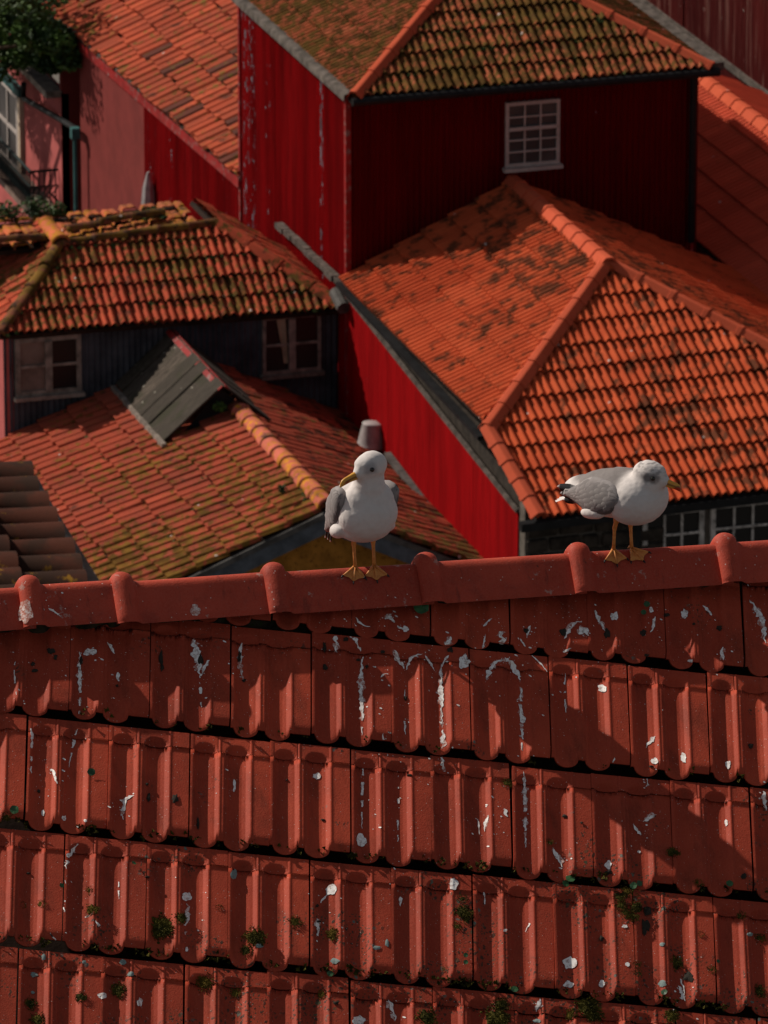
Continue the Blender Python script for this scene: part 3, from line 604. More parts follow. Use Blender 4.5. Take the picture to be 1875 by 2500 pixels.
# gable: fascia boards and ochre wall
yg = y5+.18
m = MB(); m.add([V(xe5, yg, ZB), V(X0-.02, yg, ZB), V(X0-.02, yg, zfl-.1), V(r5.x, yg, r5.z-.1), V(xe5, yg, z5(xe5)-.1)], [(0, 1, 2, 3, 4)]); m.build('gable_wall', M_ochre, H5)
for (pA, pB) in ((V(r5.x, y5, r5.z), V(xe5, y5, z5(xe5))), (V(r5.x, y5, r5.z), V(X0, y5, zfl))):
    d_ = pB-pA; m = MB(); m.box(pA+V(0, -.03, -.30), d_, V(0, .05, 0), V(0, 0, .20)); m.build('fascia_board', M_bluegrey, H5)
    m = MB(); m.box(pA+V(0, -.05, -.10), d_, V(0, .16, 0), V(0, 0, .075)); m.build('barge_board', M_flash, H5)
plain_wall(H5, (xe5+.1, YJ), (xe5+.1, yg), ZB, z5(xe5)-.1, z5(xe5)-.1, M_side, 'left_wall')
# flashing along the red wall
m = MB(); fa, fb = onx(950, 1108, X0-.03), onx(1142, 1362, X0-.03)
for i in range(8):
    p = fa.lerp(fb, i/8); q = fa.lerp(fb, (i+1)/8); j = random.uniform(0, .03); m.box(p+V(-.06-j, 0, -.03), q-p, V(.08+j, 0, 0), V(0, 0, .05+j))
m.build('wall_flashing', M_flash, H5)

# wooden hatch with plank roof
HT = thing('wooden_hatch', (r5.x, 80.0, r5.z), 'weathered grey plank roofed hatch with red ridge strip on the lichen roof', 'roof hatch')
lo = hit(400, 1082, V(r5.x, y5, r5.z)+n5*.06, n5); h0 = ony(545, 945, lo.y); wd = h0.x-lo.x; ts = (h0.z-lo.z)/wd
h1 = V(h0.x, YW4-.02, h0.z)
kx = 7
for side in (-1, 1):
    for i in range(kx):
        ya = h0.y+(h1.y-h0.y)*i/kx; yb = h0.y+(h1.y-h0.y)*(i+1)/kx-.028
        j = random.uniform(-.022, .022); ln = wd*(1+random.uniform(-.05, .05)) if side < 0 else wd*1.55
        a_ = V(h0.x+side*.005, ya, h0.z+j); d_ = V(side*ln, 0, -ln*ts)
        nn_ = V(side*ts, 0, 1).normalized()
        m = MB(); m.box(a_-nn_*.012, d_, V(0, yb-ya, 0), nn_*.028); m.build('plank', M_plank, HT)
m = MB()
for side in (-1, 1):
    nn_ = V(side*ts, 0, 1).normalized(); m.box(V(h0.x, h0.y-.03, h0.z)+nn_*.02, V(side*.055, 0, -.055*ts), V(0, h1.y-h0.y+.02, 0), nn_*.012)
m.build('ridge_strip', M_redtrim, HT)
m = MB(); p = V(lo.x, h0.y-.08, lo.z); m.box(p+V(-.05, 0, -.07), V(0, h1.y-h0.y, 0), V(.06, 0, .0), V(0, 0, .09)); m.build('eave_beam', M_palewood, HT)
m = MB(); m.add([V(h0.x-wd*.9, h0.y+.12, z5(h0.x-wd)-.1), V(h0.x+wd, h0.y+.12, z5(h0.x-wd)-.1), V(h0.x, h0.y+.12, h0.z-.04)], [(0, 1, 2)]); m.build('hatch_dark_opening', M_black, HT)  # black sheet painted in for the shade of the open gable

# upturned bucket beside the red wall
bp = hit(905, 1092, V(X0, 80, zfl+.06), n5r); B_ = MB()
ax = V(.10, .04, 1).normalized(); ring = [(h_*1.12, r_*1.15) for h_, r_ in [(0, .155), (.02, .165), (.035, .155), (.05, .15), (.26, .115), (.275, .118), (.285, .11)]]
s_ = ax.orthogonal().normalized(); t_ = ax.cross(s_); vs_ = []; fs = []
for h_, r_ in ring: vs_ += [bp+ax*h_+(s_*math.cos(g)+t_*math.sin(g))*r_ for g in [2*math.pi*k/20 for k in range(20)]]
for i in range(len(ring)-1): fs += [(i*20+k, i*20+(k+1) % 20, (i+1)*20+(k+1) % 20, (i+1)*20+k) for k in range(20)]
fs.append(tuple(range((len(ring)-1)*20, len(ring)*20))); B_.add(vs_, fs)
bk = B_.build('bucket', M_tin, None, True); tag(bk, 'grey upturned bucket on the dark roof against the red wall', 'bucket')

# ================================================================== barrel tile roof at the left edge
H6 = thing('shed', (10.5, 50, 0), 'shed at left edge with dark barrel tiles and pale flashing', 'shed')
d6 = 52.0; c0 = at(62, 1178, d6); s6 = RD(8); e1b = -Yv; n6 = V(math.sin(s6), 0, math.cos(s6))
rx = c0; bt = hit(196, 1438, rx, n6); edge = (bt-rx).normalized()
u6 = n6.cross(edge).normalized(); u6 = u6 if u6.x < 0 else -u6
dk = part_box('roof_deck', M_deck, H6, rx-edge*.1-n6*.05, edge*2.1, u6*3.0, -n6*.05)
uH = -Xv*math.cos(s6)+Zv*math.sin(s6)
for i in range(0, 9):
    p = rx.lerp(bt, i/6.8)
    for k_ in range(4):
        m = MB(); a_ = p+uH*(k_*.5-.06*random.random()); b_ = p+uH*(k_*.5+.54); vs_ = []; sg = 9; dr = (bt-rx)/6.8
        wv = dr.normalized(); hw = dr.length*.43
        for q, sc_ in ((a_, 1.0), (b_, .86)):
            for g in range(sg): an = math.pi*g/(sg-1); vs_.append(q+wv*(-math.cos(an)*hw*sc_)+n6*(math.sin(an)*hw*.85*sc_+(.03 if sc_ == 1 else 0)))
        fs = [(g, g+1, sg+g+1, sg+g) for g in range(sg-1)]+[tuple(range(sg))]
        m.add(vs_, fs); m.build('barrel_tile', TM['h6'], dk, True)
m = MB(); m.box(rx-edge*.1+V(.03, 0, -.03), edge*2.1, V(.09, 0, -.02), V(0, 0, .03)); m.build('edge_flashing', M_palewood, H6)
plain_wall(H6, (rx.x+.05, rx.y+.1), (bt.x+.05, bt.y-1.2), ZB, rx.z-.12, bt.z-.12, M_side, 'wall')

# ================================================================== dull red roof at the right edge and the faded wall behind it
H8 = thing('right_house', (30, 80, 0), 'house at right edge with plain dull red tile slope facing left', 'house')
rf = Roof(H8)
xv8 = XV; pv = V(xv8, YW, zr(xv8)+.02); rr = hit(1800, 262, pv, NL); x8, z8 = rr.x, rr.z
ya, yb = YW-6.5, YW+7
rf.slope('left_roof_slope', [V(xv8, ya, pv.z), V(x8, ya, z8), V(x8, yb, z8), V(xv8, yb, pv.z)], -Yv, UL, .232, .40, 'double', TM['h8'], jit=.1, origin=V(xv8, YW, pv.z))
rf.slope('right_roof_slope', [V(x8, ya, z8), V(x8+1.6, ya, z8-1.6*TP), V(x8+1.6, yb, z8-1.6*TP), V(x8, yb, z8)], Yv, UR, .232, .40, 'double', TM['h8'], jit=.1, origin=V(x8+1.6, YW, z8-1.6*TP))
rf.finish()
caps(H8, V(x8, ya, z8), V(x8, yb, z8), .42, .25, .085, 'angle', M_cap1)
plain_wall(H8, (xv8+.05, ya), (x8+1.5, ya), ZB, pv.z, pv.z, M_plaster, 'front_wall')
H9 = thing('rear_house', (33, 90, 0), 'house clad in faded red corrugated sheet at top right corner', 'house')
q9 = hit(1875, 222, V(x8, YW, z8), NR); X9 = min(q9.x, x8+1.5)
corr_wall(H9, (X9, YW+16), (X9, YW-7), ZB, zK+5, zK+5, M_redfade, 'left_wall', out=(-1, 0, 0), amp=.015)
lo9 = z8-(X9-x8)*TP
m = MB(); m.box(V(X9-.05, YW-7, lo9-.02), V(0, 23, 0), V(.05, 0, 0), V(0, 0, .10)); m.build('foot_flashing', M_coping, H9)
m = MB(); m.box(V(K2.x+.02, YE2, zK-.02), V(0, Y590-YE2+1, 0), V(.16, 0, 0), V(0, 0, .10)); m.build('verge_mortar', M_coping, H2)

# ================================================================== plants behind
def leaves(name, mat, parent, spots, count, size, rng):
    m = MB(); vs_ = []; fs = []
    for _ in range(count):
        c_, r_ = rng.choice(spots); d_ = Vector((rng.gauss(0, 1), rng.gauss(0, 1), rng.gauss(0, 1))).normalized()
        p = c_+Vector((d_.x*r_[0], d_.y*r_[1], d_.z*r_[2]))*(rng.random()**.45)
        a = Vector((rng.gauss(0, 1), rng.gauss(0, 1), rng.gauss(0, .6))).normalized(); b = a.cross(Vector((rng.gauss(0, 1), rng.gauss(0, 1), 1))).normalized()
        s_ = size*rng.uniform(.5, 1.3); n0 = len(vs_); cc = a.cross(b)*s_*.18
        vs_ += [p-a*s_*.5, p+b*s_*.28+cc, p+a*s_*.5, p-b*s_*.28+cc]; fs.append((n0, n0+1, n0+2, n0+3))
    m.v = vs_; m.f = fs; return m.build(name, mat, parent)
rng = random.Random(11)
tc = onx(55, 60, X0-.5)
T = thing('tree', V(tc.x-1.6, tc.y+4.5, 0), 'dark green leafy tree at the upper left corner above the pink house', 'tree')
leaves('crown', M_leaf, T, [(onx(u, v, X0-d_), r_) for u, v, d_, r_ in ((30, 40, .5, (.7, .9, .45)), (95, 80, .4, (.4, .5, .3)), (10, 0, .6, (.9, .9, .5)), (20, 120, .5, (.5, .6, .28)), (75, 125, .35, (.35, .5, .20)), (140, 95, .3, (.25, .5, .22)), (165, 130, .15, (.22, .4, .22)), (120, 150, .2, (.25, .4, .15)), (-60, 60, .6, (.8, 1, .6)), (50, -40, .7, (.8, 1, .5)), (-40, 140, .6, (.6, .8, .4)))], 9000, .13, rng)
m = MB(); b0 = V(tc.x-1.6, tc.y+4.5, 0); b1 = b0+V(.2, -1.0, tc.z-1.4); m.tube([b0, b0+V(.1, 0, 6), b1, tc+V(0, .3, 0)], [.18, .14, .09, .04], 8)
m.tube([b1, onx(130, 100, X0-.35)], [.05, .02], 6); m.tube([b1, onx(-30, 60, X0-.7)], [.06, .02], 6); m.build('trunk', M_bark, T, True)
def tuft(u, v, y, r_, label, cnt=260, size=.07, mat=None, name='weed'):
    p = ony(u, v, y); o = leaves(name, mat or M_leaf, None, [(p, (r_*1.3, r_, r_))], cnt, size, rng); tag(o, label, 'plant', 'weeds on the mossy roof'); return o
yb4 = hl.y+1.0
tuft(85, 506, yb4+.3, .16, 'green weed clump on the lichen tiles nearest the balcony'); tuft(20, 516, yb4+.2, .15, 'green weed clump on the lichen tiles at the left frame edge')
tuft(140, 512, yb4+.1, .10, 'small green weed clump between the balcony and the orange ridge knob', 160); tuft(368, 540, yb4-.2, .19, 'fern like weed clump where the mossy ridge meets the red wall', 420, .09)
tuft(785, 716, E4.y+.3, .08, 'small green weed at the right end of the mossy hipped roof', 140, .05); tuft(535, 992, h0.y-.02, .07, 'small green weed beside the wooden hatch', 120, .05)
tuft(1630, 137, YE2+.6, .13, 'bright green moss clump on the olive roof corner', 380, .045); tuft(690, 1192, y5+.5, .05, 'small green weed in a gap near the gable ridge end', 90, .045)

def moss_strip(house, poly, e1, e2, W, L, n_, rng, size=.035, mat=None, origin=None):
    """small cushions of moss in the joints of a roof, too small to count"""
    O = origin or poly[0]; nrm = e1.cross(e2).normalized(); m = MB(); k = len(poly)
    q2 = [((p-O).dot(e1), (p-O).dot(e2)) for p in poly]; c_ = (sum(q[0] for q in q2)/k, sum(q[1] for q in q2)/k)
    xs = [q[0] for q in q2]; ys = [q[1] for q in q2]; cnt = 0; tries = 0
    while cnt < n_ and tries < n_*20:
        tries += 1; x = rng.uniform(min(xs), max(xs)); i = rng.randint(int(min(ys)/L), int(max(ys)/L)+1); y = i*L-.01+rng.uniform(-.02, .03)
        ok = True
        for a in range(k):
            b = (a+1) % k; cr = (q2[b][0]-q2[a][0])*(y-q2[a][1])-(q2[b][1]-q2[a][1])*(x-q2[a][0]); cc = (q2[b][0]-q2[a][0])*(c_[1]-q2[a][1])-(q2[b][1]-q2[a][1])*(c_[0]-q2[a][0])
            if cr*cc < 0: ok = False
        if not ok: continue
        p = O+e1*x+e2*y+nrm*.03; s_ = size*rng.uniform(.5, 1.4); cnt += 1; sub = rng.randint(1, 3)
        for _ in range(sub):
            q = p+e1*rng.gauss(0, s_)+e2*rng.gauss(0, s_*.4); r_ = s_*rng.uniform(.4, .9)
            vs_ = [q+(e1*math.cos(g)+e2*math.sin(g))*r_*rng.uniform(.7, 1.3) for g in [math.pi*2*t/6 for t in range(6)]]+[q+nrm*r_*.9]
            m.add(vs_, [(t, (t+1) % 6, 6) for t in range(6)])
    o = m.build('joint_moss', mat or M_gmoss, house); o['kind'] = 'stuff'; return o
rg = random.Random(4)
moss_strip(H5, [V(xe5, YJ, z5(xe5)), V(xe5, y5, z5(xe5)), V(r5.x, y5, r5.z), V(r5.x, YJ, r5.z)], -Yv, u5, .205, .40, 150, rg, .03, origin=V(xe5, y5, z5(xe5)))
moss_strip(H4, [el, er, hr_, hl], e1_, U4, .222, .36, 70, rg, .035, origin=el)
moss_strip(H2, [K, K2, A2], Xv, UF, .222, .36, 60, rg, .035, origin=K)
moss_strip(H3, poly3, -dirY, e2_, .245, .43, 45, rg, .03, origin=B3)
# ================================================================== foreground roof
FGH = thing('foreground_house', (6, 18, 0), 'foreground house with red clay roof streaked with bird droppings below its ridge', 'house')
TH, BE = RD(35), RD(10)
DN = -FH*math.cos(TH)-Zv*math.sin(TH)                         # down the tile columns
RW = RT*math.cos(BE)+(FH*math.sin(TH)-Zv*math.cos(TH))*math.sin(BE)
UPS = -DN; NFG = RW.cross(UPS).normalized()
OF = at(954, 1818, 21.2); WF, LF = .2475, .4135
# ridge line from the cap's lower front edge
Bl = hit(120, 1528, OF+NFG*.058, NFG); Br = hit(1872, 1410, OF+NFG*.058, NFG)
eR = (Br-Bl).normalized(); gF = eR.cross(Zv).normalized()      # towards the viewer
ca, cb = .094, .094
APX = Bl-gF*ca+Zv*cb
def prof_fg(u):
    """height of the clay profile and whether we are in a channel"""
    pts = [(0, .0015), (.035, .0015), (.05, -.001), (.07, -.0075), (.105, -.0125), (.16, -.0142), (.22, -.0132), (.262, -.0105), (.285, -.009), (.312, -.0078), (.335, -.003), (.36, .0014), (.375, .0014), (.39, 0), (.425, 0), (.435, -.003), (.46, -.0038), (.47, -.005), (.492, -.0105), (.53, -.0135), (.59, -.0142), (.655, -.013), (.70, -.0095), (.735, -.002), (.755, .0015), (.772, .0015), (.788, 0), (.96, 0), (1, 0)]
    for (a, h), (b, k) in zip(pts, pts[1:]):
        if a <= u <= b: t = (u-a)/(b-a); return h+(k-h)*t
    return 0
def fg_tile():
    us = sorted(set([.07, .105, .16, .22, .335, .492, .53, .59, .34, .36, .375, .39, .425, .435, .47, .50, .66, .70, .735, .755, .788, .268, .31, .17, .23, .115, .355, .372, .385, .752, .768, .782, .73, .437, .46, .695, .655, .27, .235, .085, .125, .505, .545, 0, .018, .035, .05, .06, .075, .09, .11, .14, .18, .22, .245, .262, .285, .30, .315, .33, .345, .36, .38, .41, .43, .436, .445, .452, .475, .485, .495, .51, .52, .54, .56, .60, .64, .68, .705, .725, .74, .752, .765, .775, .82, .88, .94, .97, 1.0]))
    W = WF-.0035; LL = LF+.07; h0 = .024; th = .010
    def chan(u):          # (centre, half width) of the channel at u
        if .05 <= u <= .34: return (.195, .15)
        if .43 <= u <= .74: return (.595, .16)
        return None
    ys = [0, .004, .008, .013, .019, .026, .036, .05, .08, .16, .24, .30, .325]+[.320+.006*i for i in range(11)]
    vs_ = []; fs = []; n_ = len(us)
    def pt(u, y):
        h = prof_fg(u); c = chan(u); lobe = 0
        if c:
            x = (u-c[0])/c[1]; top = .352-.032+.032*math.sqrt(max(0, 1-min(1, abs(x))**2))
            t = max(0, min(1, (top-y)/.010)); t = t*t*(3-2*t); h = h*t
        dep = min(1, max(0, -prof_fg(u)/.0125))
        arc = math.sqrt(max(0, 1-((u-c[0])/c[1])**2)) if c else 0
        yy = y-.028*arc*max(0, 1-y/.06)
        rnd = max(0, 1-y/.030)**2*.012*(1-dep)+max(0, 1-y/.010)**2*.003*dep
        return (u*W, yy, h+h0*(1-y/LL)-rnd)
    for y in ys: vs_ += [pt(u, y) for u in us]
    ny = len(ys)
    for j in range(ny-1):
        for i in range(n_-1): a = j*n_+i; fs.append((a, a+1, a+n_+1, a+n_))
    k = len(vs_); f0 = [pt(u, 0) for u in us]; vs_ += f0; vs_ += [(x, y+.004, z-th) for x, y, z in f0]; vs_ += [(x, y+.05, z-th-.003) for x, y, z in f0]
    for r_ in range(2):
        for i in range(n_-1): a = k+r_*n_+i; fs.append((a+n_, a+n_+1, a+1, a))
    k = len(vs_)                                # side skirts
    for u in (0, 1):
        b = len(vs_)
        for y in ys: x, yy, z = pt(u, y); vs_ += [(x, yy, z), (x, yy, z-th)]
        for j in range(ny-1):
            q = (b+2*j, b+2*j+1, b+2*j+3, b+2*j+2); fs.append(q if u else q[::-1])
    return mesh('clay_tile', vs_, fs, True)
fgm = fg_tile(); fgm.materials.append(M_clay)
def fgp(u, v, h=0): return hit(u, v, OF+NFG*h, NFG)
dk = [fgp(-260, 2950), fgp(2140, 2950), APX+eR*3.4-Zv*.05, APX-eR*.6-Zv*.05]
deckm = MB(); deckm.add([p-NFG*.11 for p in dk]+[p-NFG*.18 for p in dk], [(0, 1, 2, 3), (7, 6, 5, 4), (0, 4, 5, 1), (1, 5, 6, 2), (2, 6, 7, 3), (3, 7, 4, 0)])
FGS = deckm.build('front_roof_slope', M_deck, FGH)
R3 = Matrix((RW, UPS, NFG)).transposed().to_4x4(); rng = random.Random(21)
bvv = []; bvf = []
cutn = gF                                        # tiles stop below the ridge
for j in range(-3, 5):
    for i in range(-7, 9):
        off = .5*WF if j % 2 else 0
        p = OF+RW*(i*WF+off)+DN*(j*LF)
        u, v = px(p+RW*.12+UPS*.2)
        if not (-230 < u < 2100 and v < 2760): continue
        M = Matrix.Translation(p+RW*rng.uniform(-.0025, .0025)+UPS*rng.uniform(-.005, .005)+NFG*rng.uniform(-.001, .002)) @ R3 @ Matrix.Rotation(rng.uniform(-.006, .006), 4, 'Z') @ Matrix.Rotation(rng.uniform(-.006, .006), 4, 'Y')
        Mi = M.inverted(); side = [(M @ v_.co-APX).dot(cutn) for v_ in fgm.vertices]
        me = fgm
        if max(side) < .03: continue
        if min(side) < .012:
            me = clip(fgm, [(Mi @ (APX+gF*.012), Mi.to_3x3() @ (-cutn))])
            if me is None: continue
        o = bpy.data.objects.new('roof_tile', me); col.objects.link(o); o.parent = FGS; o.matrix_basis = M
        n0 = len(bvv); bvv += [M @ v_.co for v_ in me.vertices]; bvf += [tuple(q+n0 for q in p_.vertices) for p_ in me.polygons]
# back slope, hidden side of the roof
bk_ = APX-Zv*.05; m = MB(); bd = -gF*math.cos(RD(33))-Zv*math.sin(RD(33))
m.add([bk_-eR*.6, bk_+eR*3.4, bk_+eR*3.4+bd*3, bk_-eR*.6+bd*3], [(0, 1, 2, 3)]); m.build('rear_roof_slope', M_clay, FGH)
wz = dk[0].z-.15
plain_wall(FGH, (dk[0].x+.2, dk[0].y+.3), (dk[1].x-.2, dk[1].y+.3), ZB, wz, wz-.2, M_plaster, 'front_wall', .2)
# mortar under the caps
m = MB(); N_ = 60; vs_ = []; fs = []
for i in range(N_+1):
    p = APX-eR*.5+eR*(3.7*i/N_); w_ = mnoise.noise(Vector((i*.9, 3.3, 0)))*.02
    vs_ += [p+gF*(.045+w_)-Zv*.30, p+gF*(.040+w_)-Zv*.075, p+gF*.01-Zv*.03]
for i in range(N_):
    for k in range(2): a = i*3+k; fs.append((a, a+3, a+4, a+1))
m.add(vs_, fs); m.build('mortar_bed', M_mortar, FGH, True)
# ridge caps: angular trough with a rounded top and a raised collar at one end
def fg_cap(l, lowend=.0):
    sec = [(-.105, -.098), (-.098, -.090), (-.060, -.048), (-.026, -.012), (-.014, -.0035), (0, 0), (.012, -.003), (.020, -.009), (.025, -.0145), (.029, -.019), (.055, -.0485), (.086, -.0835), (.091, -.089), (.095, -.096), (.097, -.103)]
    ys = [-.01, -.008, .0, .008, .016, .024, .032, .040, .048, .056, .062, .07, .10, l*.5, l*.9, l+.03]
    vs_ = []; fs = []; k = len(sec)
    for y in ys:
        b = .030*math.sqrt(max(0, 1-((y-.026)/.036)**2)) if abs(y-.026) < .036 else 0
        s_ = 1.0 if y < .065 else 1-.02*(y/l)
        for i, (f_, z) in enumerate(sec):
            nx, nz = (f_, .06) ; ln = math.hypot(nx, nz); fall = 1-.22*min(1, abs(f_)/.1)
            vs_.append((f_*s_+nx/ln*b*fall*.9, y, z*s_+nz/ln*b*fall+(.0 if y < .065 else -.004)))
    n_ = len(ys)
    for j in range(n_-1): fs += [(j*k+i+1, j*k+i, (j+1)*k+i, (j+1)*k+i+1) for i in range(k-1)]
    q = len(vs_); vs_ += [(x*.86, y+.004, z*.86-.016) for x, y, z in vs_[:k]]; fs += [(i, i+1, q+i+1, q+i) for i in range(k-1)]
    q = len(vs_)                                  # folded lower lip at the front
    for y in ys: b = [v for v in vs_[:n_*k]]; 
    vs_ += [(vs_[j*k+k-1][0]-.014, ys[j], vs_[j*k+k-1][2]+.004) for j in range(n_)]
    fs += [(j*k+k-1, q+j, q+j+1, (j+1)*k+k-1) for j in range(n_-1)]
    return mesh('ridge_cap', vs_, fs, True)
# collars sit at these photo columns; the collar covers the end of the piece on its left
cols_px = [70, 297, 668, 1040, 1412, 1770, 2130]
apl = []
for u in cols_px:
    lo_, hi_ = -1., 5.
    for _ in range(50):
        mid = (lo_+hi_)/2
        if px(APX+eR*mid)[0] < u: lo_ = mid
        else: hi_ = mid
    apl.append((lo_+hi_)/2)
apl = [apl[0]-.46]+apl
CAPV = []; CAPF = []
for i in range(len(apl)-1):
    l = apl[i+1]-apl[i]; me = fg_cap(l); me.materials.append(M_ridge)
    zz = Zv*(.006 if i == 0 else .010 if i == 1 else random.uniform(-.001, .001))
    upv = gF.cross(eR); upv = upv if upv.z > 0 else -upv
    M = Matrix.Translation(APX+eR*(apl[i]-.026)+zz) @ Matrix((gF, eR, upv)).transposed().to_4x4() @ Matrix.Rotation(random.uniform(-.006, .006), 4, 'X')
    o = bpy.data.objects.new('ridge_tile', me); col.objects.link(o); o.parent = FGH; o.matrix_parent_inverse = Matrix.Translation(FGH.location).inverted(); o.matrix_basis = M
    n0 = len(CAPV); CAPV += [M @ v_.co for v_ in me.vertices]; CAPF += [tuple(q+n0 for q in p_.vertices) for p_ in me.polygons]
n0 = len(bvv); BV = BVHTree.FromPolygons(bvv+CAPV, bvf+[tuple(q+n0 for q in f_) for f_ in CAPF]); BCAP = BVHTree.FromPolygons(CAPV, CAPF)
def castdown(u, v):
    for k in range(60):
        c_ = cast(u, v+k, BCAP)
        if c_: return cast(u, v+k+3, BCAP) or c_
def cast(u, v, bv=None):
    d_ = D(u, v).normalized(); h = (bv or BV).ray_cast(CAM, d_)
    if h[0] is None: return None
    n_ = h[1]; n_ = -n_ if n_.dot(d_) > 0 else n_
    return h[0], n_

# ------------------------------------------------------------------ droppings, debris, lichen and moss on the clay
def ribbon(pts, w_, seed, gap=.0, name='dropping', mat=None, lift=.0015):
    rg = random.Random(seed); pts = [Vector((a, b, 0)) for a, b in pts]; L_ = [0]
    for a, b in zip(pts, pts[1:]): L_.append(L_[-1]+(b-a).length)
    n_ = max(3, int(L_[-1]/4)); rows = []
    for i in range(n_+1):
        s = L_[-1]*i/n_; k = max(j for j in range(len(L_)) if L_[j] <= s+1e-6); k = min(k, len(pts)-2)
        t = (s-L_[k])/max(1e-6, L_[k+1]-L_[k]); p = pts[k].lerp(pts[k+1], t); d_ = (pts[k+1]-pts[k]).normalized(); nn = Vector((-d_.y, d_.x, 0))
        nz = mnoise.noise(Vector((s*.09, seed*3.7, 0))); nz2 = mnoise.noise(Vector((s*.35, seed*5.1, 2)))
        ww = w_*(.62+.6*nz+.5*nz2)*min(1, 3*(i+.4)/n_, 3*(n_-i+.4)/n_)
        ww *= 1.45-.95*(i/n_)
        if gap and mnoise.noise(Vector((s*.06, seed*1.9, 9))) < -.25+gap: ww = 0
        sh = w_*.35*mnoise.noise(Vector((s*.12, seed*2.3, 5)))
        rows.append([p+nn*(sh+ww*f_) for f_ in (-.5, -.25, 0, .25, .5)] if ww > .6 else None)
    vs_ = []; fs = []; prev = None
    for r_ in rows:
        cur = None
        if r_:
            hs = [cast(q.x, q.y) for q in r_]
            if all(hs) and max(h[0].dot(FW) for h in hs)-min(h[0].dot(FW) for h in hs) < .03:
                cur = len(vs_); vs_ += [h[0]+h[1]*lift for h in hs]
        if cur is not None and prev is not None and (vs_[cur+2]-vs_[prev+2]).length < .03:
            fs += [(prev+k, prev+k+1, cur+k+1, cur+k) for k in range(4)]
        elif fs:
            obj(name, mesh(name, vs_[:max(q for f_ in fs for q in f_)+1], fs, True), mat or M_drop, FGS); tail = vs_[cur:] if cur is not None else []; vs_ = tail; fs = []; cur = 0 if tail else None
        else:
            vs_ = vs_[cur:] if cur is not None else []; cur = 0 if vs_ else None
        prev = cur
    if fs: obj(name, mesh(name, vs_, fs, True), mat or M_drop, FGS)
def blob(u, v, r_, seed, asp=1., name='dropping', mat=None, lift=.0018, dome=0., rag=.45):
    vs_ = []; fs = []; N_ = 18; rings = [0, .35, .7, 1.]; hs = []
    for k, rr_ in enumerate(rings):
        for i in range(N_):
            g = 2*math.pi*i/N_; nz = mnoise.noise(Vector((math.cos(g)*1.6, math.sin(g)*1.6, seed*2.77)))+.5*mnoise.noise(Vector((math.cos(g)*4, math.sin(g)*4, seed*1.3)))
            R_ = r_*rr_*(1+rag*nz); h = cast(u+R_*math.cos(g), v+R_*math.sin(g)*asp)
            hs.append(h)
    c = cast(u, v)
    if c is None: return
    for k in range(len(rings)):
        for i in range(N_):
            h = hs[k*N_+i]
            if h is None or abs((h[0]-c[0]).dot(FW)) > .05: h = (c[0]+(RT*.0+UP*.0), c[1])
            vs_.append(h[0]+h[1]*(lift+dome*(1-rings[k]**2)))
    for k in range(len(rings)-1): fs += [(k*N_+i, k*N_+(i+1) % N_, (k+1)*N_+(i+1) % N_, (k+1)*N_+i) for i in range(N_)]
    obj(name, mesh(name, vs_, fs, True), mat or M_drop, FGS)
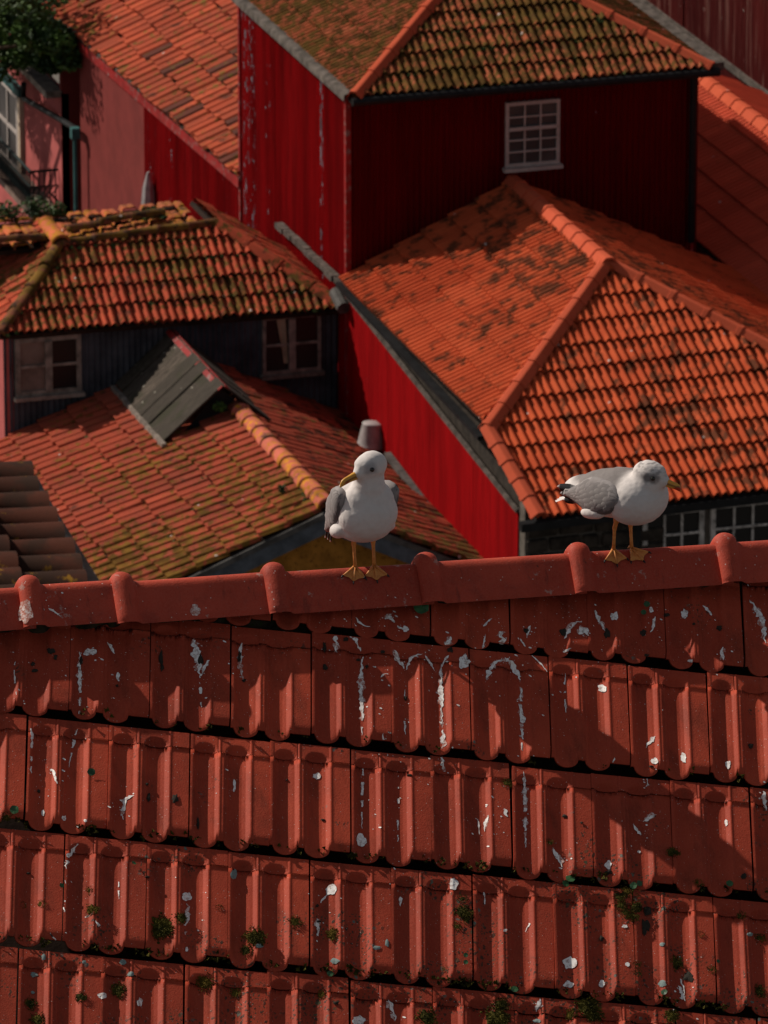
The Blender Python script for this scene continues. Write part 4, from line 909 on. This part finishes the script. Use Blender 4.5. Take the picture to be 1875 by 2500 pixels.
STREAKS = [([(195,1588),(193,1640),(195,1700),(193,1752)],8,.05), ([(205,1600),(216,1592),(230,1590)],9,0), ([(189,1776),(178,1820),(167,1878)],6,.1), ([(62,1745),(72,1770),(78,1790),(76,1860),(75,1920)],5,.12),
 ([(37,1612),(36,1660),(42,1709)],5,.1), ([(470,1562),(478,1590),(486,1625),(488,1660)],17,0), ([(512,1612),(500,1628),(490,1655)],7,0), ([(487,1662),(489,1700),(493,1735)],6,.1), ([(590,1566),(586,1610),(594,1668)],8,.15), ([(118,1485),(135,1495),(151,1508)],5,0),
 ([(262,1568),(272,1583),(281,1596)],7,0), ([(287,1638),(288,1655),(290,1668)],6,.1), ([(118,1882),(130,1880),(140,1918)],6,0), ([(820,1532),(845,1540),(862,1550),(874,1575),(886,1597)],12,0), ([(822,1545),(822,1575),(821,1597)],11,0),
 ([(886,1592),(882,1640),(881,1690),(885,1750),(884,1812)],10,.05), ([(884,1845),(886,1890),(884,1950),(883,2000),(884,2040)],6,.12), ([(962,1588),(972,1612),(990,1636)],8,0), ([(990,1636),(1004,1606),(1020,1598),(1036,1598)],7,0), ([(1036,1598),(1050,1620),(1064,1642)],5,0),
 ([(1078,1618),(1077,1680),(1079,1740),(1078,1785)],10,0), ([(1082,1782),(1080,1828)],11,.05), ([(1078,1845),(1080,1865),(1086,1895)],8,.1), ([(1095,1600),(1086,1612),(1078,1632)],6,0), ([(989,1676),(988,1740),(990,1818)],5,.15), ([(972,1885),(973,1950),(971,2000),(972,2092)],5,.14),
 ([(1187,1660),(1194,1640),(1206,1620),(1229,1606)],10,0), ([(1229,1604),(1250,1620),(1262,1645),(1274,1664)],13,0), ([(1273,1664),(1271,1720),(1276,1770),(1275,1850)],8,.08), ([(1278,1880),(1281,1935),(1282,2000),(1283,2086)],8,.12), ([(1295,1598),(1310,1612),(1330,1632),(1340,1648)],4,0),
 ([(866,1504),(874,1519),(890,1528),(912,1533)],4,0), ([(940,1512),(950,1506),(966,1524)],9,0), ([(970,1528),(985,1538),(1000,1535)],5,0), ([(1102,1556),(1094,1566),(1088,1578)],9,0), ([(1180,1530),(1192,1518),(1204,1508)],6,0), ([(1220,1542),(1228,1560),(1224,1580)],13,0), ([(930,1654),(938,1645),(956,1648)],4,0),
 ([(935,1790),(938,1815),(947,1850)],6,0), ([(1295,1528),(1288,1545),(1285,1562)],7,0), ([(1270,1560),(1285,1583)],4,0), ([(1378,1560),(1390,1538),(1408,1518),(1424,1522)],8,0), ([(1412,1548),(1426,1535),(1437,1552)],18,0), ([(1374,1592),(1394,1582)],6,0), ([(1451,1490),(1462,1512),(1480,1545)],8,0), ([(1601,1502),(1594,1530),(1586,1552)],6,0),
 ([(1713,1475),(1732,1495),(1752,1523)],5,.05), ([(1765,1580),(1764,1612)],8,0), ([(1829,1465),(1848,1490),(1862,1515),(1870,1575)],12,0), ([(1381,1640),(1379,1660),(1380,1720),(1384,1768)],5,.2), ([(1600,1798),(1590,1806),(1577,1826)],8,0), ([(1578,1898),(1582,1915),(1575,1925)],3,0), ([(190,2060),(176,2078),(164,2095),(161,2126)],9,0), ([(160,2145),(158,2190),(156,2244)],5,.2),
 ([(328,1944),(306,1950),(302,1975),(300,2006)],8,.05), ([(455,2205),(457,2240),(450,2270),(453,2292)],9,.1), ([(571,1903),(573,1920),(570,1938)],6,0), ([(812,2165),(795,2190),(776,2210)],6,0), ([(773,2243),(776,2270),(775,2290)],9,0), ([(977,2190),(977,2213)],7,0), ([(946,2442),(956,2462),(966,2496)],10,0), ([(1192,1990),(1186,2012),(1181,2034)],8,0), ([(1164,1988),(1168,2010),(1171,2046)],3,.1), ([(1231,1975),(1238,1995)],7,0),
 ([(1347,2070),(1360,2090),(1368,2108),(1371,2122)],8,0), ([(1545,2012),(1555,2028),(1568,2042)],7,0), ([(1570,2006),(1585,1998),(1602,1988)],8,0), ([(1863,1932),(1866,1955),(1870,1980)],9,0), ([(1655,2408),(1664,2425),(1674,2444)],9,0), ([(1660,2390),(1668,2410),(1672,2430)],5,0), ([(1322,2432),(1314,2450),(1308,2474)],12,0), ([(122,2278),(130,2290),(140,2298)],4,0), ([(233,2248),(243,2262),(252,2285)],5,.1), ([(291,2145),(289,2180),(292,2200)],4,.1),
 ([(1300,2240),(1290,2262),(1277,2282)],4,.1), ([(1180,2175),(1184,2200),(1182,2225)],5,.1), ([(1176,1590),(1182,1568),(1186,1545)],4,0), ([(1500,1850),(1496,1870)],5,0)]
for i, (p, w_, gp) in enumerate(STREAKS):
    ribbon(p, w_*1.4, i+1, gp)
    if w_ >= 8: ribbon([(a+random.uniform(-3, 3), b+random.uniform(-4, 4)) for a, b in p], w_*2.0, i+301, .12, mat=M_dropthin, lift=.0008)
for i, (u, v, r_, a) in enumerate([(62,1497,14,1.5), (478,1490,12,.9), (228,1592,7,.8), (455,2190,10,.9), (249,2432,9,.7), (341,2448,6,1.4), (809,2172,11,.9), (1106,2158,9,1.2), (875,2492,12,.8), (882,2052,11,1.2), (1470,1681,9,.8), (1598,1858,7,.9), (1669,1850,7,1.3), (1777,1866,5,1.6), (1685,1614,5,.6), (1485,2112,8,1.1), (1390,2352,14,1.0), (1388,2404,11,.6), (1470,2402,6,1.2), (1525,2262,6,.7), (1532,2355,5,.8), (1671,1500,7,1.3), (1133,1616,11,1.3), (990,1536,6,1.), (156,1998,4,1.4), (455,2318,3,1.8), (1276,1757,6,1.3), (1280,1905,4,2.), (1500,1505,7,1.2), (774,1895,8,.8), (1590,1490,4,1.5), (105,1985,3,2), (208,2004,3,.8), (1560,2080,3,1), (1233,2272,4,.7), (1773,2010,4,1.5), (540,2340,5,.9)]):
    blob(u, v, r_*1.2, i+1, a, mat=M_dropthin if i in (0, 1) else None)
rg = random.Random(31); m = MB()
for _ in range(420):
    p, w_, gp = rg.choice(STREAKS[:70]); a_, b_ = rg.choice(p); u, v = a_+rg.gauss(0, 26), b_+rg.gauss(0, 34); c = cast(u, v)
    if c is None: continue
    r_ = rg.choice((.6, .8, 1., 1.3, 2.2))/800.; s_ = c[1].orthogonal().normalized(); t_ = c[1].cross(s_); n0 = 7; st = rg.uniform(1, 2.4)
    m.add([c[0]+c[1]*.0012+(s_*math.cos(g)+t_*math.sin(g)*st)*r_ for g in [6.283*i/n0 for i in range(n0)]], [tuple(range(n0))])
o = m.build('splatter', M_drop, FGS); o['kind'] = 'stuff'
for i, (u, v, r_, a) in enumerate([(80,1622,6,.8), (85,1638,8,.6), (125,1590,9,.9), (135,1605,5,1.5), (198,1612,4,3), (393,1610,5,3.5), (395,1630,4,2.5), (490,1612,6,2), (584,1605,5,3), (595,1662,6,.7), (285,1675,4,.7), (792,1580,5,2.5), (793,1630,5,1.5), (875,1611,6,.5), (896,1628,5,.8), (934,1592,6,.6), (990,1705,4,1.2), (788,2003,6,.5), (94,1932,4,1), (427,1952,9,1.3), (358,1915,4,.8), (1000,1893,6,.5), (1285,1540,6,1), (1375,1545,8,1.2), (1482,1548,7,1.8), (1570,1545,8,.9), (1627,1502,7,.7), (1757,1534,8,.8), (1694,1524,3,1), (1578,1600,6,.6), (1590,1872,5,.5), (1832,1822,6,1), (1378,1994,7,.6), (1580,2225,10,1.1), (1575,2262,10,1.6), (1485,2130,10,.5), (774,2212,5,.6), (778,2250,7,.4), (360,2142,6,.5), (70,2133,5,.4), (819,2450,6,.8), (1468,2292,5,1.4), (1682,2385,13,.9), (362,1948,5,2), (700,1905,3,1), (845,1562,6,1.), (483,2012,4,3.5), (1100,1587,7,1.1), (1420,2010,4,.8), (1815,2140,7,.9)]):
    blob(u, v, r_, i+50, a, 'debris', M_debris, .002, .004, .6)
for i, (u, v, r_, a) in enumerate([(919,2315,9,.6), (817,2347,10,.7), (945,2303,5,1.8), (1616,2402,10,.8), (1616,2306,6,.8), (320,2379,7,.9), (300,2350,9,.7), (1312,2493,10,.5), (80,2424,5,.8), (570,2135,8,1.4), (106,2338,5,1.5), (83,2380,8,.8), (44,2381,8,.9), (1830,2282,6,.9), (633,2310,8,.7), (205,2350,5,.8)]):
    blob(u, v, r_, i+90, a, 'lichen', M_lichen, .002, .0015, .4)
def cushion(u, v, r_, seed, mat=None, asp=1., sp=1.):
    c = cast(u, v)
    if c is None: return
    rg = random.Random(seed); p, n_ = c; n_ = (n_+NFG*2).normalized(); R_ = r_/800.; s_ = n_.cross(UP).normalized(); t_ = n_.cross(s_)
    m = MB(); vs_ = []; fs = []; N_ = 14; K_ = 5
    for k in range(K_+1):
        a = k/K_*math.pi*.5
        for i in range(N_):
            g = 2*math.pi*i/N_; nz = 1+.62*mnoise.noise(Vector((math.cos(g)*2.2, math.sin(g)*2.2, seed+k*.35)))
            vs_.append(p+(s_*math.cos(g)+t_*math.sin(g)*asp)*R_*math.cos(a)*nz+n_*(R_*.36*math.sin(a)*(1+.3*mnoise.noise(Vector((i*.7, k, seed))))-.004))
    for k in range(K_): fs += [(k*N_+i, k*N_+(i+1) % N_, (k+1)*N_+(i+1) % N_, (k+1)*N_+i) for i in range(N_)]
    m.add(vs_, fs)
    for _ in range(int(260*sp)):                # tiny upright shoots
        a = math.acos(rg.random()); g = rg.uniform(0, 6.28); nz = 1+.62*mnoise.noise(Vector((math.cos(g)*2.2, math.sin(g)*2.2, seed+.9)))
        d_ = (s_*math.cos(g)+t_*math.sin(g)*asp)*math.sin(a)+n_*math.cos(a)*.6; q = p+(s_*math.cos(g)+t_*math.sin(g)*asp)*R_*math.sin(a)*nz+n_*R_*.36*math.cos(a)
        d_ = (d_.normalized()+Vector((rg.gauss(0, .4), rg.gauss(0, .4), rg.gauss(0, .4)))).normalized(); l = R_*rg.uniform(.16, .38); sd = d_.orthogonal().normalized()*l*.22
        m.add([q-sd, q+sd, q+d_*l], [(0, 1, 2)])
    for _ in range(int(10*sp)):                 # loose crumbs around it
        g = rg.uniform(0, 6.28); q = p+(s_*math.cos(g)+t_*math.sin(g))*R_*rg.uniform(1.0, 1.7)+n_*.001; l = R_*rg.uniform(.06, .16); k0 = rg.uniform(0, 6)
        m.add([q+(s_*math.cos(k0+i*1.25)+t_*math.sin(k0+i*1.25))*l*rg.uniform(.6, 1.2) for i in range(5)]+[q+n_*l*.8], [(i, (i+1) % 5, 5) for i in range(5)])
    m.build('moss_cushion', mat or M_moss, FGS, False)
for i, (u, v, r_) in enumerate([(397,2266,29), (382,2280,16), (440,2241,14), (621,2285,20), (604,2322,14), (505,2397,22), (290,2420,18), (197,2434,12), (226,2220,13), (220,2175,10), (102,2206,9), (56,2210,8), (73,2452,15), (536,2216,8), (815,2282,17), (1133,2228,18), (1140,2245,12), (1116,2262,11), (1129,2195,11), (720,2251,14), (628,2292,18), (790,2428,12), (1042,2486,20), (1216,2486,26), (1222,2452,17), (1512,2190,14), (1516,2212,13), (1528,2228,13), (1545,2238,14), (1552,2215,15), (1545,2190,14), (1530,2178,13), (1644,2081,13), (1640,2086,9), (1648,2351,18), (1339,2056,10), (1856,2291,13), (1738,2367,10), (1712,2281,8), (1436,2460,26), (1450,2480,20), (1397,2475,14), (1237,1912,12), (1850,2420,16), (1810,2235,10), (15,1992,12), (1555,2355,9), (1557,2375,9), (340,2320,12), (1705,2155,10), (576,2425,13), (1089,2367,8), (30,2300,8), (95,2490,16), (450,2490,14), (1640,2480,18), (1760,2470,14)]):
    cushion(u, v, r_, i*1.7+.3, sp=min(1, r_/16))
# little round leaves rooted in the shaded joints
def leaf_disc(mb, p, n_, r_):
    s_ = n_.orthogonal().normalized(); t_ = n_.cross(s_); N_ = 12
    mb.add([p-n_*r_*.12]+[p+(s_*math.cos(2*math.pi*i/N_)+t_*math.sin(2*math.pi*i/N_))*r_*(1+.06*math.sin(i*2.6))+n_*r_*.06*math.sin(i*1.7) for i in range(N_)], [(0, i+1, (i+1) % N_+1) for i in range(N_)])
c = cast(1029, 1480) ; pp_ = (c[0] if c else fgp(1029, 1480, .05))-FW*.03
PL = thing('pennywort_plant', pp_, 'small round leaved green plant growing under the ridge below a collar', 'plant')
for (u, v, r_, dx) in ((1029, 1481, .024, 0), (1014, 1468, .012, -.01), (1040, 1466, .009, .01)):
    q = at(u, v, (pp_-CAM).dot(FW)); m = MB(); leaf_disc(m, q, (-FW+Vector((dx*20, 0, .5))).normalized(), r_); m.build('leaf', M_plant, PL)
m = MB(); m.tube([pp_+UP*.01+FW*.03, pp_+UP*.012, pp_], .0015, 5); m.build('stem', M_plant, PL)
lf = [(222,1888,10), (34,1980,11), (1578,1478,8), (1570,1498,7), (1700,1906,11), (1720,1898,7), (1391,2148,12), (1405,2140,10), (1380,2160,9), (1124,2125,9), (1137,2118,8), (1780,2160,9), (1790,2175,8), (1446,2440,10), (836,2382,8), (805,2380,8), (1131,2405,9), (1545,2165,9), (1560,2160,8), (1255,2418,9), (1752,2350,5), (1136,2335,6), (1136,2352,6), (326,2110,6), (150,2165,6), (1620,2425,8)]
m = MB()
for u, v, r_ in lf:
    c = cast(u, v)
    if c: leaf_disc(m, c[0]+NFG*.008, (NFG+Vector((random.uniform(-.4, .4), random.uniform(-.4, .4), 0))).normalized(), r_/800)
o = m.build('joint_leaves', M_plant, FGS); o['kind'] = 'stuff'
# crumbs of moss packed in the shaded joints between courses
rg = random.Random(8); m = MB()
for j in (1, 2, 3):
    for _ in range((26, 70, 110)[j-1]):
        x = rg.uniform(-5, 5)*WF; p = OF+RW*x+DN*(j*LF-LF+rg.uniform(-.004, .014))+NFG*rg.uniform(.004, .016); s_ = rg.uniform(.005, .016)
        for _k in range(6):
            d_ = Vector((rg.gauss(0, 1), rg.gauss(0, 1), rg.gauss(0, 1))).normalized(); q = p+d_*s_*.6; sd = d_.orthogonal().normalized()*s_*.5
            m.add([q-sd, q+sd, q+d_*s_*.9], [(0, 1, 2)]); m.add([q-d_.cross(sd).normalized()*s_*.5, q+d_.cross(sd).normalized()*s_*.5, q+d_*s_*.8], [(0, 1, 2)])
o = m.build('joint_moss', M_moss, FGS); o['kind'] = 'stuff'

# ================================================================== gulls
n = Nd('plumage', .9, .15); at_ = n.attr('tint'); cc = at_.outputs['Color']
f1 = n.noise(55, 4, .6); cc = n.mix(n.step(f1, .3, .75, 0, .14), cc, n.mix(1., cc, (.55, .5, .5), 'MULTIPLY'))
n.color(cc); n.bump(n.noise(60, 3, .5), .10, .004)
try:
    n.b.inputs['Subsurface Weight'].default_value = .0
except Exception: pass
M_plum = n.m
n = Nd('gull_leg', .55, .4); n.color(n.mix(n.step(n.noise(90, 3), .35, .7), (.62, .25, .06), (.50, .17, .04))); M_leg = n.m
n = Nd('gull_bill', .4, .4); n.color(n.attr('tint').outputs['Color']); M_bill = n.m
n = Nd('claw', .5, .4); n.color((.012, .010, .010)); M_claw = n.m
n = Nd('iris', .15, .5); n.color((.012, .007, .004)); M_eye = n.m
def tint(me, fn):
    ca_ = me.color_attributes.new('tint', 'FLOAT_COLOR', 'POINT')
    for i, v_ in enumerate(me.vertices): r_ = fn(v_.co, v_.normal); ca_.data[i].color = (*r_, 1)
def sst(a, b, x): t = max(0, min(1, (x-a)/(b-a))); return t*t*(3-2*t)
def lerp3(a, b, t): return tuple(x+(y-x)*t for x, y in zip(a, b))
WHITE, GREY = (.62, .575, .555), (.205, .188, .185)
def gull(pos, fwd, body, wings, head, hdir, label, feet, colour, bodyname):
    """pos: point between the feet, fwd: heading; ells in gull space (x forward, y left, z up)"""
    fwd = fwd.normalized(); left = Zv.cross(fwd).normalized(); G = Matrix.Translation(pos) @ Matrix((fwd, left, Zv)).transposed().to_4x4()
    root = thing('gull', pos, label, 'gull', 'gulls standing on the ridge')
    hd = Vector(hdir).normalized(); hc = Vector(head); hs = hd.cross(Zv).normalized(); hu = hs.cross(hd); bme = body
    # soft uneven feather relief
    old = [(v_.co.copy(), v_.normal.copy()) for v_ in bme.vertices]; flat = []
    for q, nn in old: flat += list(q+nn*(.0013*mnoise.noise(Vector((q.x*26, q.y*40, q.z*40)))+.0008*mnoise.noise(q*90)))
    bme.vertices.foreach_set('co', flat)
    bme.update(); tint(bme, lambda q, nn: colour(q, nn, hc, hd, hs, hu))
    bme.transform(G); bme.polygons.foreach_set('use_smooth', [True]*len(bme.polygons)); bme.name = bodyname; obj('body', bme, M_plum, root)
    # wings: feathered shells made of overlapping rows
    for (side, sh, tip, hgt, thick, tipblack) in wings:
        a, b = Vector(sh), Vector(tip); ax_ = (b-a); ln = ax_.length; ax_.normalize(); out = Vector((0, side, .18)).normalized(); upv = out.cross(ax_)*side; upv = upv if upv.z > 0 else -upv
        vs_ = []; fs = []; NS, NT_ = 40, 26
        for i in range(NS+1):
            s = i/NS; prof = (math.sin(math.pi*min(1, s*.62+.16)))**.8*(1-.72*sst(.45, 1, s)); prof *= math.sqrt(max(.0004, 1-(1-min(1, s/.22))**2))
            for k in range(NT_):
                g = 2*math.pi*k/NT_; h_ = math.cos(g)*hgt*prof; o_ = math.sin(g)*thick*(prof**.5 if prof > 0 else 0)
                cov = .0
                if math.sin(g) > 0:     # stepped feather tracts on the outer face
                    rr_ = s*5.2+.35*math.cos(g*1.0)+.12*math.sin(h_*170); cov = .0045*((rr_ % 1)**2)+.0022*math.sin((h_*95+s*9))*(s > .25)
                vs_.append(a+ax_*(s*ln)+upv*(h_-.035*s*s*0)+out*(o_+cov-.012*s))
        for i in range(NS): fs += [(i*NT_+k, i*NT_+(k+1) % NT_, (i+1)*NT_+(k+1) % NT_, (i+1)*NT_+k) for k in range(NT_)]
        fs += [tuple(range(NT_))[::-1], tuple(range(NS*NT_, NS*NT_+NT_))]
        wm_ = mesh('wing', vs_, fs, True)
        def wcol(q, nn):
            s = (q-a).dot(ax_)/ln; h_ = (q-a).dot(upv)/hgt; rr_ = s*5.2+.35*h_
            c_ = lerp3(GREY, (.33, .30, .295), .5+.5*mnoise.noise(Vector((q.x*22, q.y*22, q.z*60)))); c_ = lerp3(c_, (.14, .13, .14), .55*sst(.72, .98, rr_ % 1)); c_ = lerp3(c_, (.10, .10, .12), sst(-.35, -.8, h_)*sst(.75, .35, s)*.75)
            if tipblack: c_ = lerp3(c_, (.55, .5, .49), sst(.70, .76, s)*sst(.84, .80, s)*.8)
            return c_
        tint(wm_, wcol); wm_.transform(G); obj('wing', wm_, M_plum, root)
        # rows of covert feathers laid like shingles over the shell
        rgf = random.Random(17 if side < 0 else 18); mv, mf, mc = [], [], []
        def shell(s, h_):
            pr = (math.sin(math.pi*min(1, s*.62+.16)))**.8*(1-.72*sst(.45, 1, s)); pr *= math.sqrt(max(.0004, 1-(1-min(1, s/.22))**2))
            return a+ax_*(s*ln)+upv*(h_*hgt*pr)+out*(thick*math.sqrt(max(0, 1-h_*h_))*pr**.5-.012*s+.0012)
        for r_ in range(8, -1, -1):
            nf = 6
            for k in range(nf):
                h0_ = -.88+1.76*(k+.5*(r_ % 2))/nf+rgf.uniform(-.03, .03); s0_ = .02+r_*.088+rgf.uniform(-.012, .012)
                if abs(h0_) > .93: continue
                L_ = rgf.uniform(.22, .28)+.03*r_*.4; wdt = .20*rgf.uniform(.85, 1.15); cg = rgf.uniform(.88, 1.12); n0 = len(mv)
                for t, w3 in ((0, .5), (.35, 1.), (.7, 1.), (.9, .7), (1., .25)):
                    ss_ = min(.97, s0_+L_*t); hh_ = h0_-.10*t*t
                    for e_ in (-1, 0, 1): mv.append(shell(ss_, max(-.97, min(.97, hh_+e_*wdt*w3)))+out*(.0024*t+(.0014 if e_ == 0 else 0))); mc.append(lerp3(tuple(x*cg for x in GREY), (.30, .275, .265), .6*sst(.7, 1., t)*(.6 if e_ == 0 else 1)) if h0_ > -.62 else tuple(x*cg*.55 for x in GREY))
                for q in range(4): mf += [(n0+q*3, n0+q*3+1, n0+q*3+4, n0+q*3+3), (n0+q*3+1, n0+q*3+2, n0+q*3+5, n0+q*3+4)]
        fm = mesh('covert_feathers', mv, mf, True); ca_ = fm.color_attributes.new('tint', 'FLOAT_COLOR', 'POINT')
        for q, c3 in enumerate(mc): ca_.data[q].color = (*c3, 1)
        fm.transform(G); fo = obj('covert_feathers', fm, M_plum, root); fo['kind'] = 'stuff'
        # folded flight feathers beyond the wing
        for kf in range(3):
            m = MB(); st = a+ax_*(ln*.80)+upv*(.012-.014*kf)+out*(-.004*kf); en = b+ax_*(tipblack*(1-.30*kf))+upv*(.014-.020*kf)-out*.022
            pts_ = [st.lerp(en, t) for t in (0, .3, .6, .85, 1)]; wv_ = [.014, .016, .014, .010, .002]; vv = []
            for p_, w2 in zip(pts_, wv_): vv += [p_+upv*w2, p_+out*.0035, p_-upv*w2, p_-out*.003]
            ff = [(q*4+k, q*4+(k+1) % 4, q*4+4+(k+1) % 4, q*4+4+k) for q in range(4) for k in range(4)]; m.add(vv, ff); fm = mesh('flight_feather', m.v, m.f, True)
            dl = (en-st).length; dn = (en-st).normalized()
            tint(fm, lambda q, nn: (lambda t: (.55, .5, .5) if t > .93 else (.012, .012, .014) if t > .25 else (.2, .19, .19))((q-st).dot(dn)/dl)); fm.transform(G); obj('flight_feather', fm, M_plum, root)
    # tail
    m = MB(); tb, te = Vector(feet['tail'][0]), Vector(feet['tail'][1])
    for k in range(-2, 3):
        sd = Vector((0, 1, 0)); st = tb+sd*k*.006; en = te+sd*k*.016-Vector((-.004*abs(k), 0, 0)); w2 = .012
        m.add([st-sd*w2*.7, st+sd*w2*.7, en+sd*w2+Vector((.008, 0, 0)), en-Vector((.004, 0, 0)), en-sd*w2+Vector((.008, 0, 0)), st+Vector((0, 0, .007)), en+Vector((.01, 0, .004))], [(0, 1, 2, 3, 4), (1, 5, 6, 2), (5, 0, 4, 6), (2, 6, 3), (3, 6, 4)])
    tm = mesh('tail', m.v, m.f); tint(tm, lambda q, nn: WHITE); tm.transform(G); obj('tail', tm, M_plum, root)
    # bill
    vs_ = []; fs = []; secs = [(.0, .0125, .0105, .0), (.012, .0120, .0095, -.0005), (.026, .0105, .0075, -.0015), (.038, .0105, .0062, -.003), (.047, .0095, .0048, -.0055), (.053, .0055, .003, -.0105), (.0555, .001, .001, -.0145)]
    b0 = hc+hd*.048-hu*.010; N_ = 12; bs_ = feet.get('bill', 1.32)
    for (l_, hh, ww, dz) in secs:
        for k in range(N_):
            g = 2*math.pi*k/N_; pinch = 1-.35*math.exp(-((math.sin(g)+.15)/.22)**2); vs_.append(b0+hd*l_*bs_+hs*(math.cos(g)*ww*1.1*pinch)+hu*(math.sin(g)*hh*1.1+dz))
    for i in range(len(secs)-1): fs += [(i*N_+k, i*N_+(k+1) % N_, (i+1)*N_+(k+1) % N_, (i+1)*N_+k) for k in range(N_)]
    bmh = mesh('bill', vs_, fs, True)
    def bcol(q, nn):
        t = (q-b0).dot(hd)/.072; hh = (q-b0).dot(hu); c_ = (.62, .30, .045)
        if hh < -.003 and .55 < t < .8: c_ = (.40, .03, .012)
        if abs(hh+.0015) < .0016 and t < .75: c_ = (.16, .07, .02)
        return c_
    tint(bmh, bcol); bmh.transform(G); obj('bill', bmh, M_bill, root)
    for sd in (-1, 1):
        p_ = G @ (hc+hd*.020+hs*(sd*.0385)+hu*.006); bm = bmesh.new(); bmesh.ops.create_icosphere(bm, subdivisions=2, radius=.0074, matrix=Matrix.Translation(p_)); em = bpy.data.meshes.new('eye'); bm.to_mesh(em); bm.free(); em.polygons.foreach_set('use_smooth', [True]*len(em.polygons)); obj('eye', em, M_eye, root)
    # legs and webbed feet on the clay
    for (u, v, hip, kx, toe) in feet['legs']:
        c_ = castdown(u, v-6); an = c_[0]+c_[1]*.012; sn = c_[1]
        hpW = G @ Vector(hip); kn = hpW.lerp(an, .38)+fwd*kx; m = MB(); m.tube([hpW, hpW.lerp(kn, .6), kn, kn.lerp(an, .15), kn.lerp(an, .6), an], [.016, .0075, .0078, .0058, .0050, .0062], 8); leg = m.build('leg', M_leg, root, True)
        td = Vector(toe); td = (td-sn*td.dot(sn)).normalized(); tsd = sn.cross(td).normalized(); f0 = an-sn*.006-td*.002
        tips = []
        for ang, ll in ((-38, .058), (0, .066), (38, .058)):
            d_ = td*math.cos(RD(ang))+tsd*math.sin(RD(ang)); tips.append(f0+d_*ll)
        def drop(q):                               # press the web on to the surface
            h = BCAP.find_nearest(q); hn = h[1] if h[1].dot(-FW) > 0 else -h[1]; return h[0]+hn*.005
        m = MB(); vs_ = []; fs = []
        rows_ = 6
        for r_ in range(rows_+1):
            t = r_/rows_
            for k in range(9):
                w2 = k/8; i0 = 0 if w2 < .5 else 1; lt = (w2-.5*i0)*2; tp = tips[i0].lerp(tips[i0+1], lt); scal = 1-.13*math.sin(math.pi*lt)
                q = f0.lerp(tp, t*scal); q = drop(q) if t > .2 else q; rib = .0028 if k in (0, 4, 8) else 0
                vs_.append(q+sn*rib)
        fs = [(r_*9+k, r_*9+k+1, r_*9+10+k, r_*9+9+k) for r_ in range(rows_) for k in range(8)]; m.add(vs_, fs)
        hq = drop(f0-td*.014); m.tube([an, f0-td*.006+sn*.006, hq], [.005, .004, .002], 6)
        for tp in tips: m.tube([f0+sn*.004, drop(f0.lerp(tp, .5))+sn*.002, drop(tp)+sn*.001], [.0048, .0038, .0028], 6)
        ft = m.build('webbed_foot', M_leg, leg, True)
        for tp in tips:
            m = MB(); d_ = (tp-f0).normalized(); q = drop(tp); m.tube([q-d_*.002+sn*.002, q+d_*.005, q+d_*.009-sn*.003], [.0032, .0026, .0006], 6); m.build('claw', M_claw, leg, True)
    return root
# ---- left gull: upright, breast to the viewer, head turned to its right
def col_left(q, nn, hc, hd, hs, hu):
    c_ = WHITE; back = sst(-.035, -.06, q.x)*sst(.15, .19, q.z)*sst(.31, .28, q.z); c_ = lerp3(c_, GREY, back)
    r_ = q-hc; e = r_-(hd*.026+hu*.010); side = abs(r_.dot(hs))
    k = sst(.025, .010, abs(e.dot(hu)))*sst(.03, .012, abs(e.dot(hd)))*sst(.018, .03, side); c_ = lerp3(c_, (.30, .28, .29), k*.75)
    return c_
fL = (at(862, 1386, 21.2)+at(912, 1382, 21.2))/2
cL1, cL2 = castdown(866, 1376), castdown(912, 1373); posL = (cL1[0]+cL2[0])/2
gull(posL, dirL, BODYL, [(-1, (.035, -.086, .265), (-.165, -.062, .085), .062, .026, .10), (1, (.035, .086, .265), (-.165, .062, .085), .062, .026, .10)], HEADL, hdL,
     'white gull facing forward with its head turned left, nearer the middle of the ridge', {'tail': ((-.13, 0, .125), (-.23, 0, .07)), 'legs': [(866, 1382, (.0, -.034, .125), -.004, -FH*.9-RT*.0-Zv*.6), (913, 1380, (.0, .030, .125), -.004, -FH*.9+RT*.22-Zv*.6)]}, col_left, 'gull_body_front')
# ---- right gull: body level, facing right
def col_right(q, nn, hc, hd, hs, hu):
    c_ = WHITE; back = sst(.050, .005, q.x)*sst(.198, .218, q.z)*sst(-.22, -.17, q.x); c_ = lerp3(c_, (.20, .18, .175), back)
    r_ = q-hc; side = abs(r_.dot(hs)); e = r_-(hd*.012+hu*.004)
    sk = 1+.5*mnoise.noise(q*75); k = sst(.022*sk, .008*sk, abs(e.dot(hu)))*sst(.034*sk, .014*sk, abs(e.dot(hd)))*sst(.015, .028, side); c_ = lerp3(c_, (.09, .08, .08), k*.8)
    st = sst(.0, .02, r_.dot(hu))*sst(-.06, -.01, r_.dot(hd)+.02); sn_ = mnoise.noise(Vector((q.x*110, q.y*60, q.z*160))); c_ = lerp3(c_, (.22, .20, .20), st*sst(.0, .35, sn_)*.7)
    return c_
cR1, cR2 = castdown(1499, 1330), castdown(1543, 1326); posR = (cR1[0]+cR2[0])/2
gull(posR, dirR, BODYR, [(-1, (.055, -.088, .206), (-.19, -.056, .168), .062, .028, .045), (1, (.055, .088, .206), (-.19, .056, .168), .062, .028, .045)], HEADR, hdR,
     'gull with mottled dark eye patch facing right at the right end of the ridge', {'bill': 1.05, 'tail': ((-.16, 0, .160), (-.245, 0, .125)), 'legs': [(1497, 1337, (.0, -.030, .125), -.006, -FH*.9+RT*.25-Zv*.6), (1541, 1333, (.012, .030, .125), -.006, -FH*.7+RT*.7-Zv*.5)]}, col_right, 'gull_body_side')
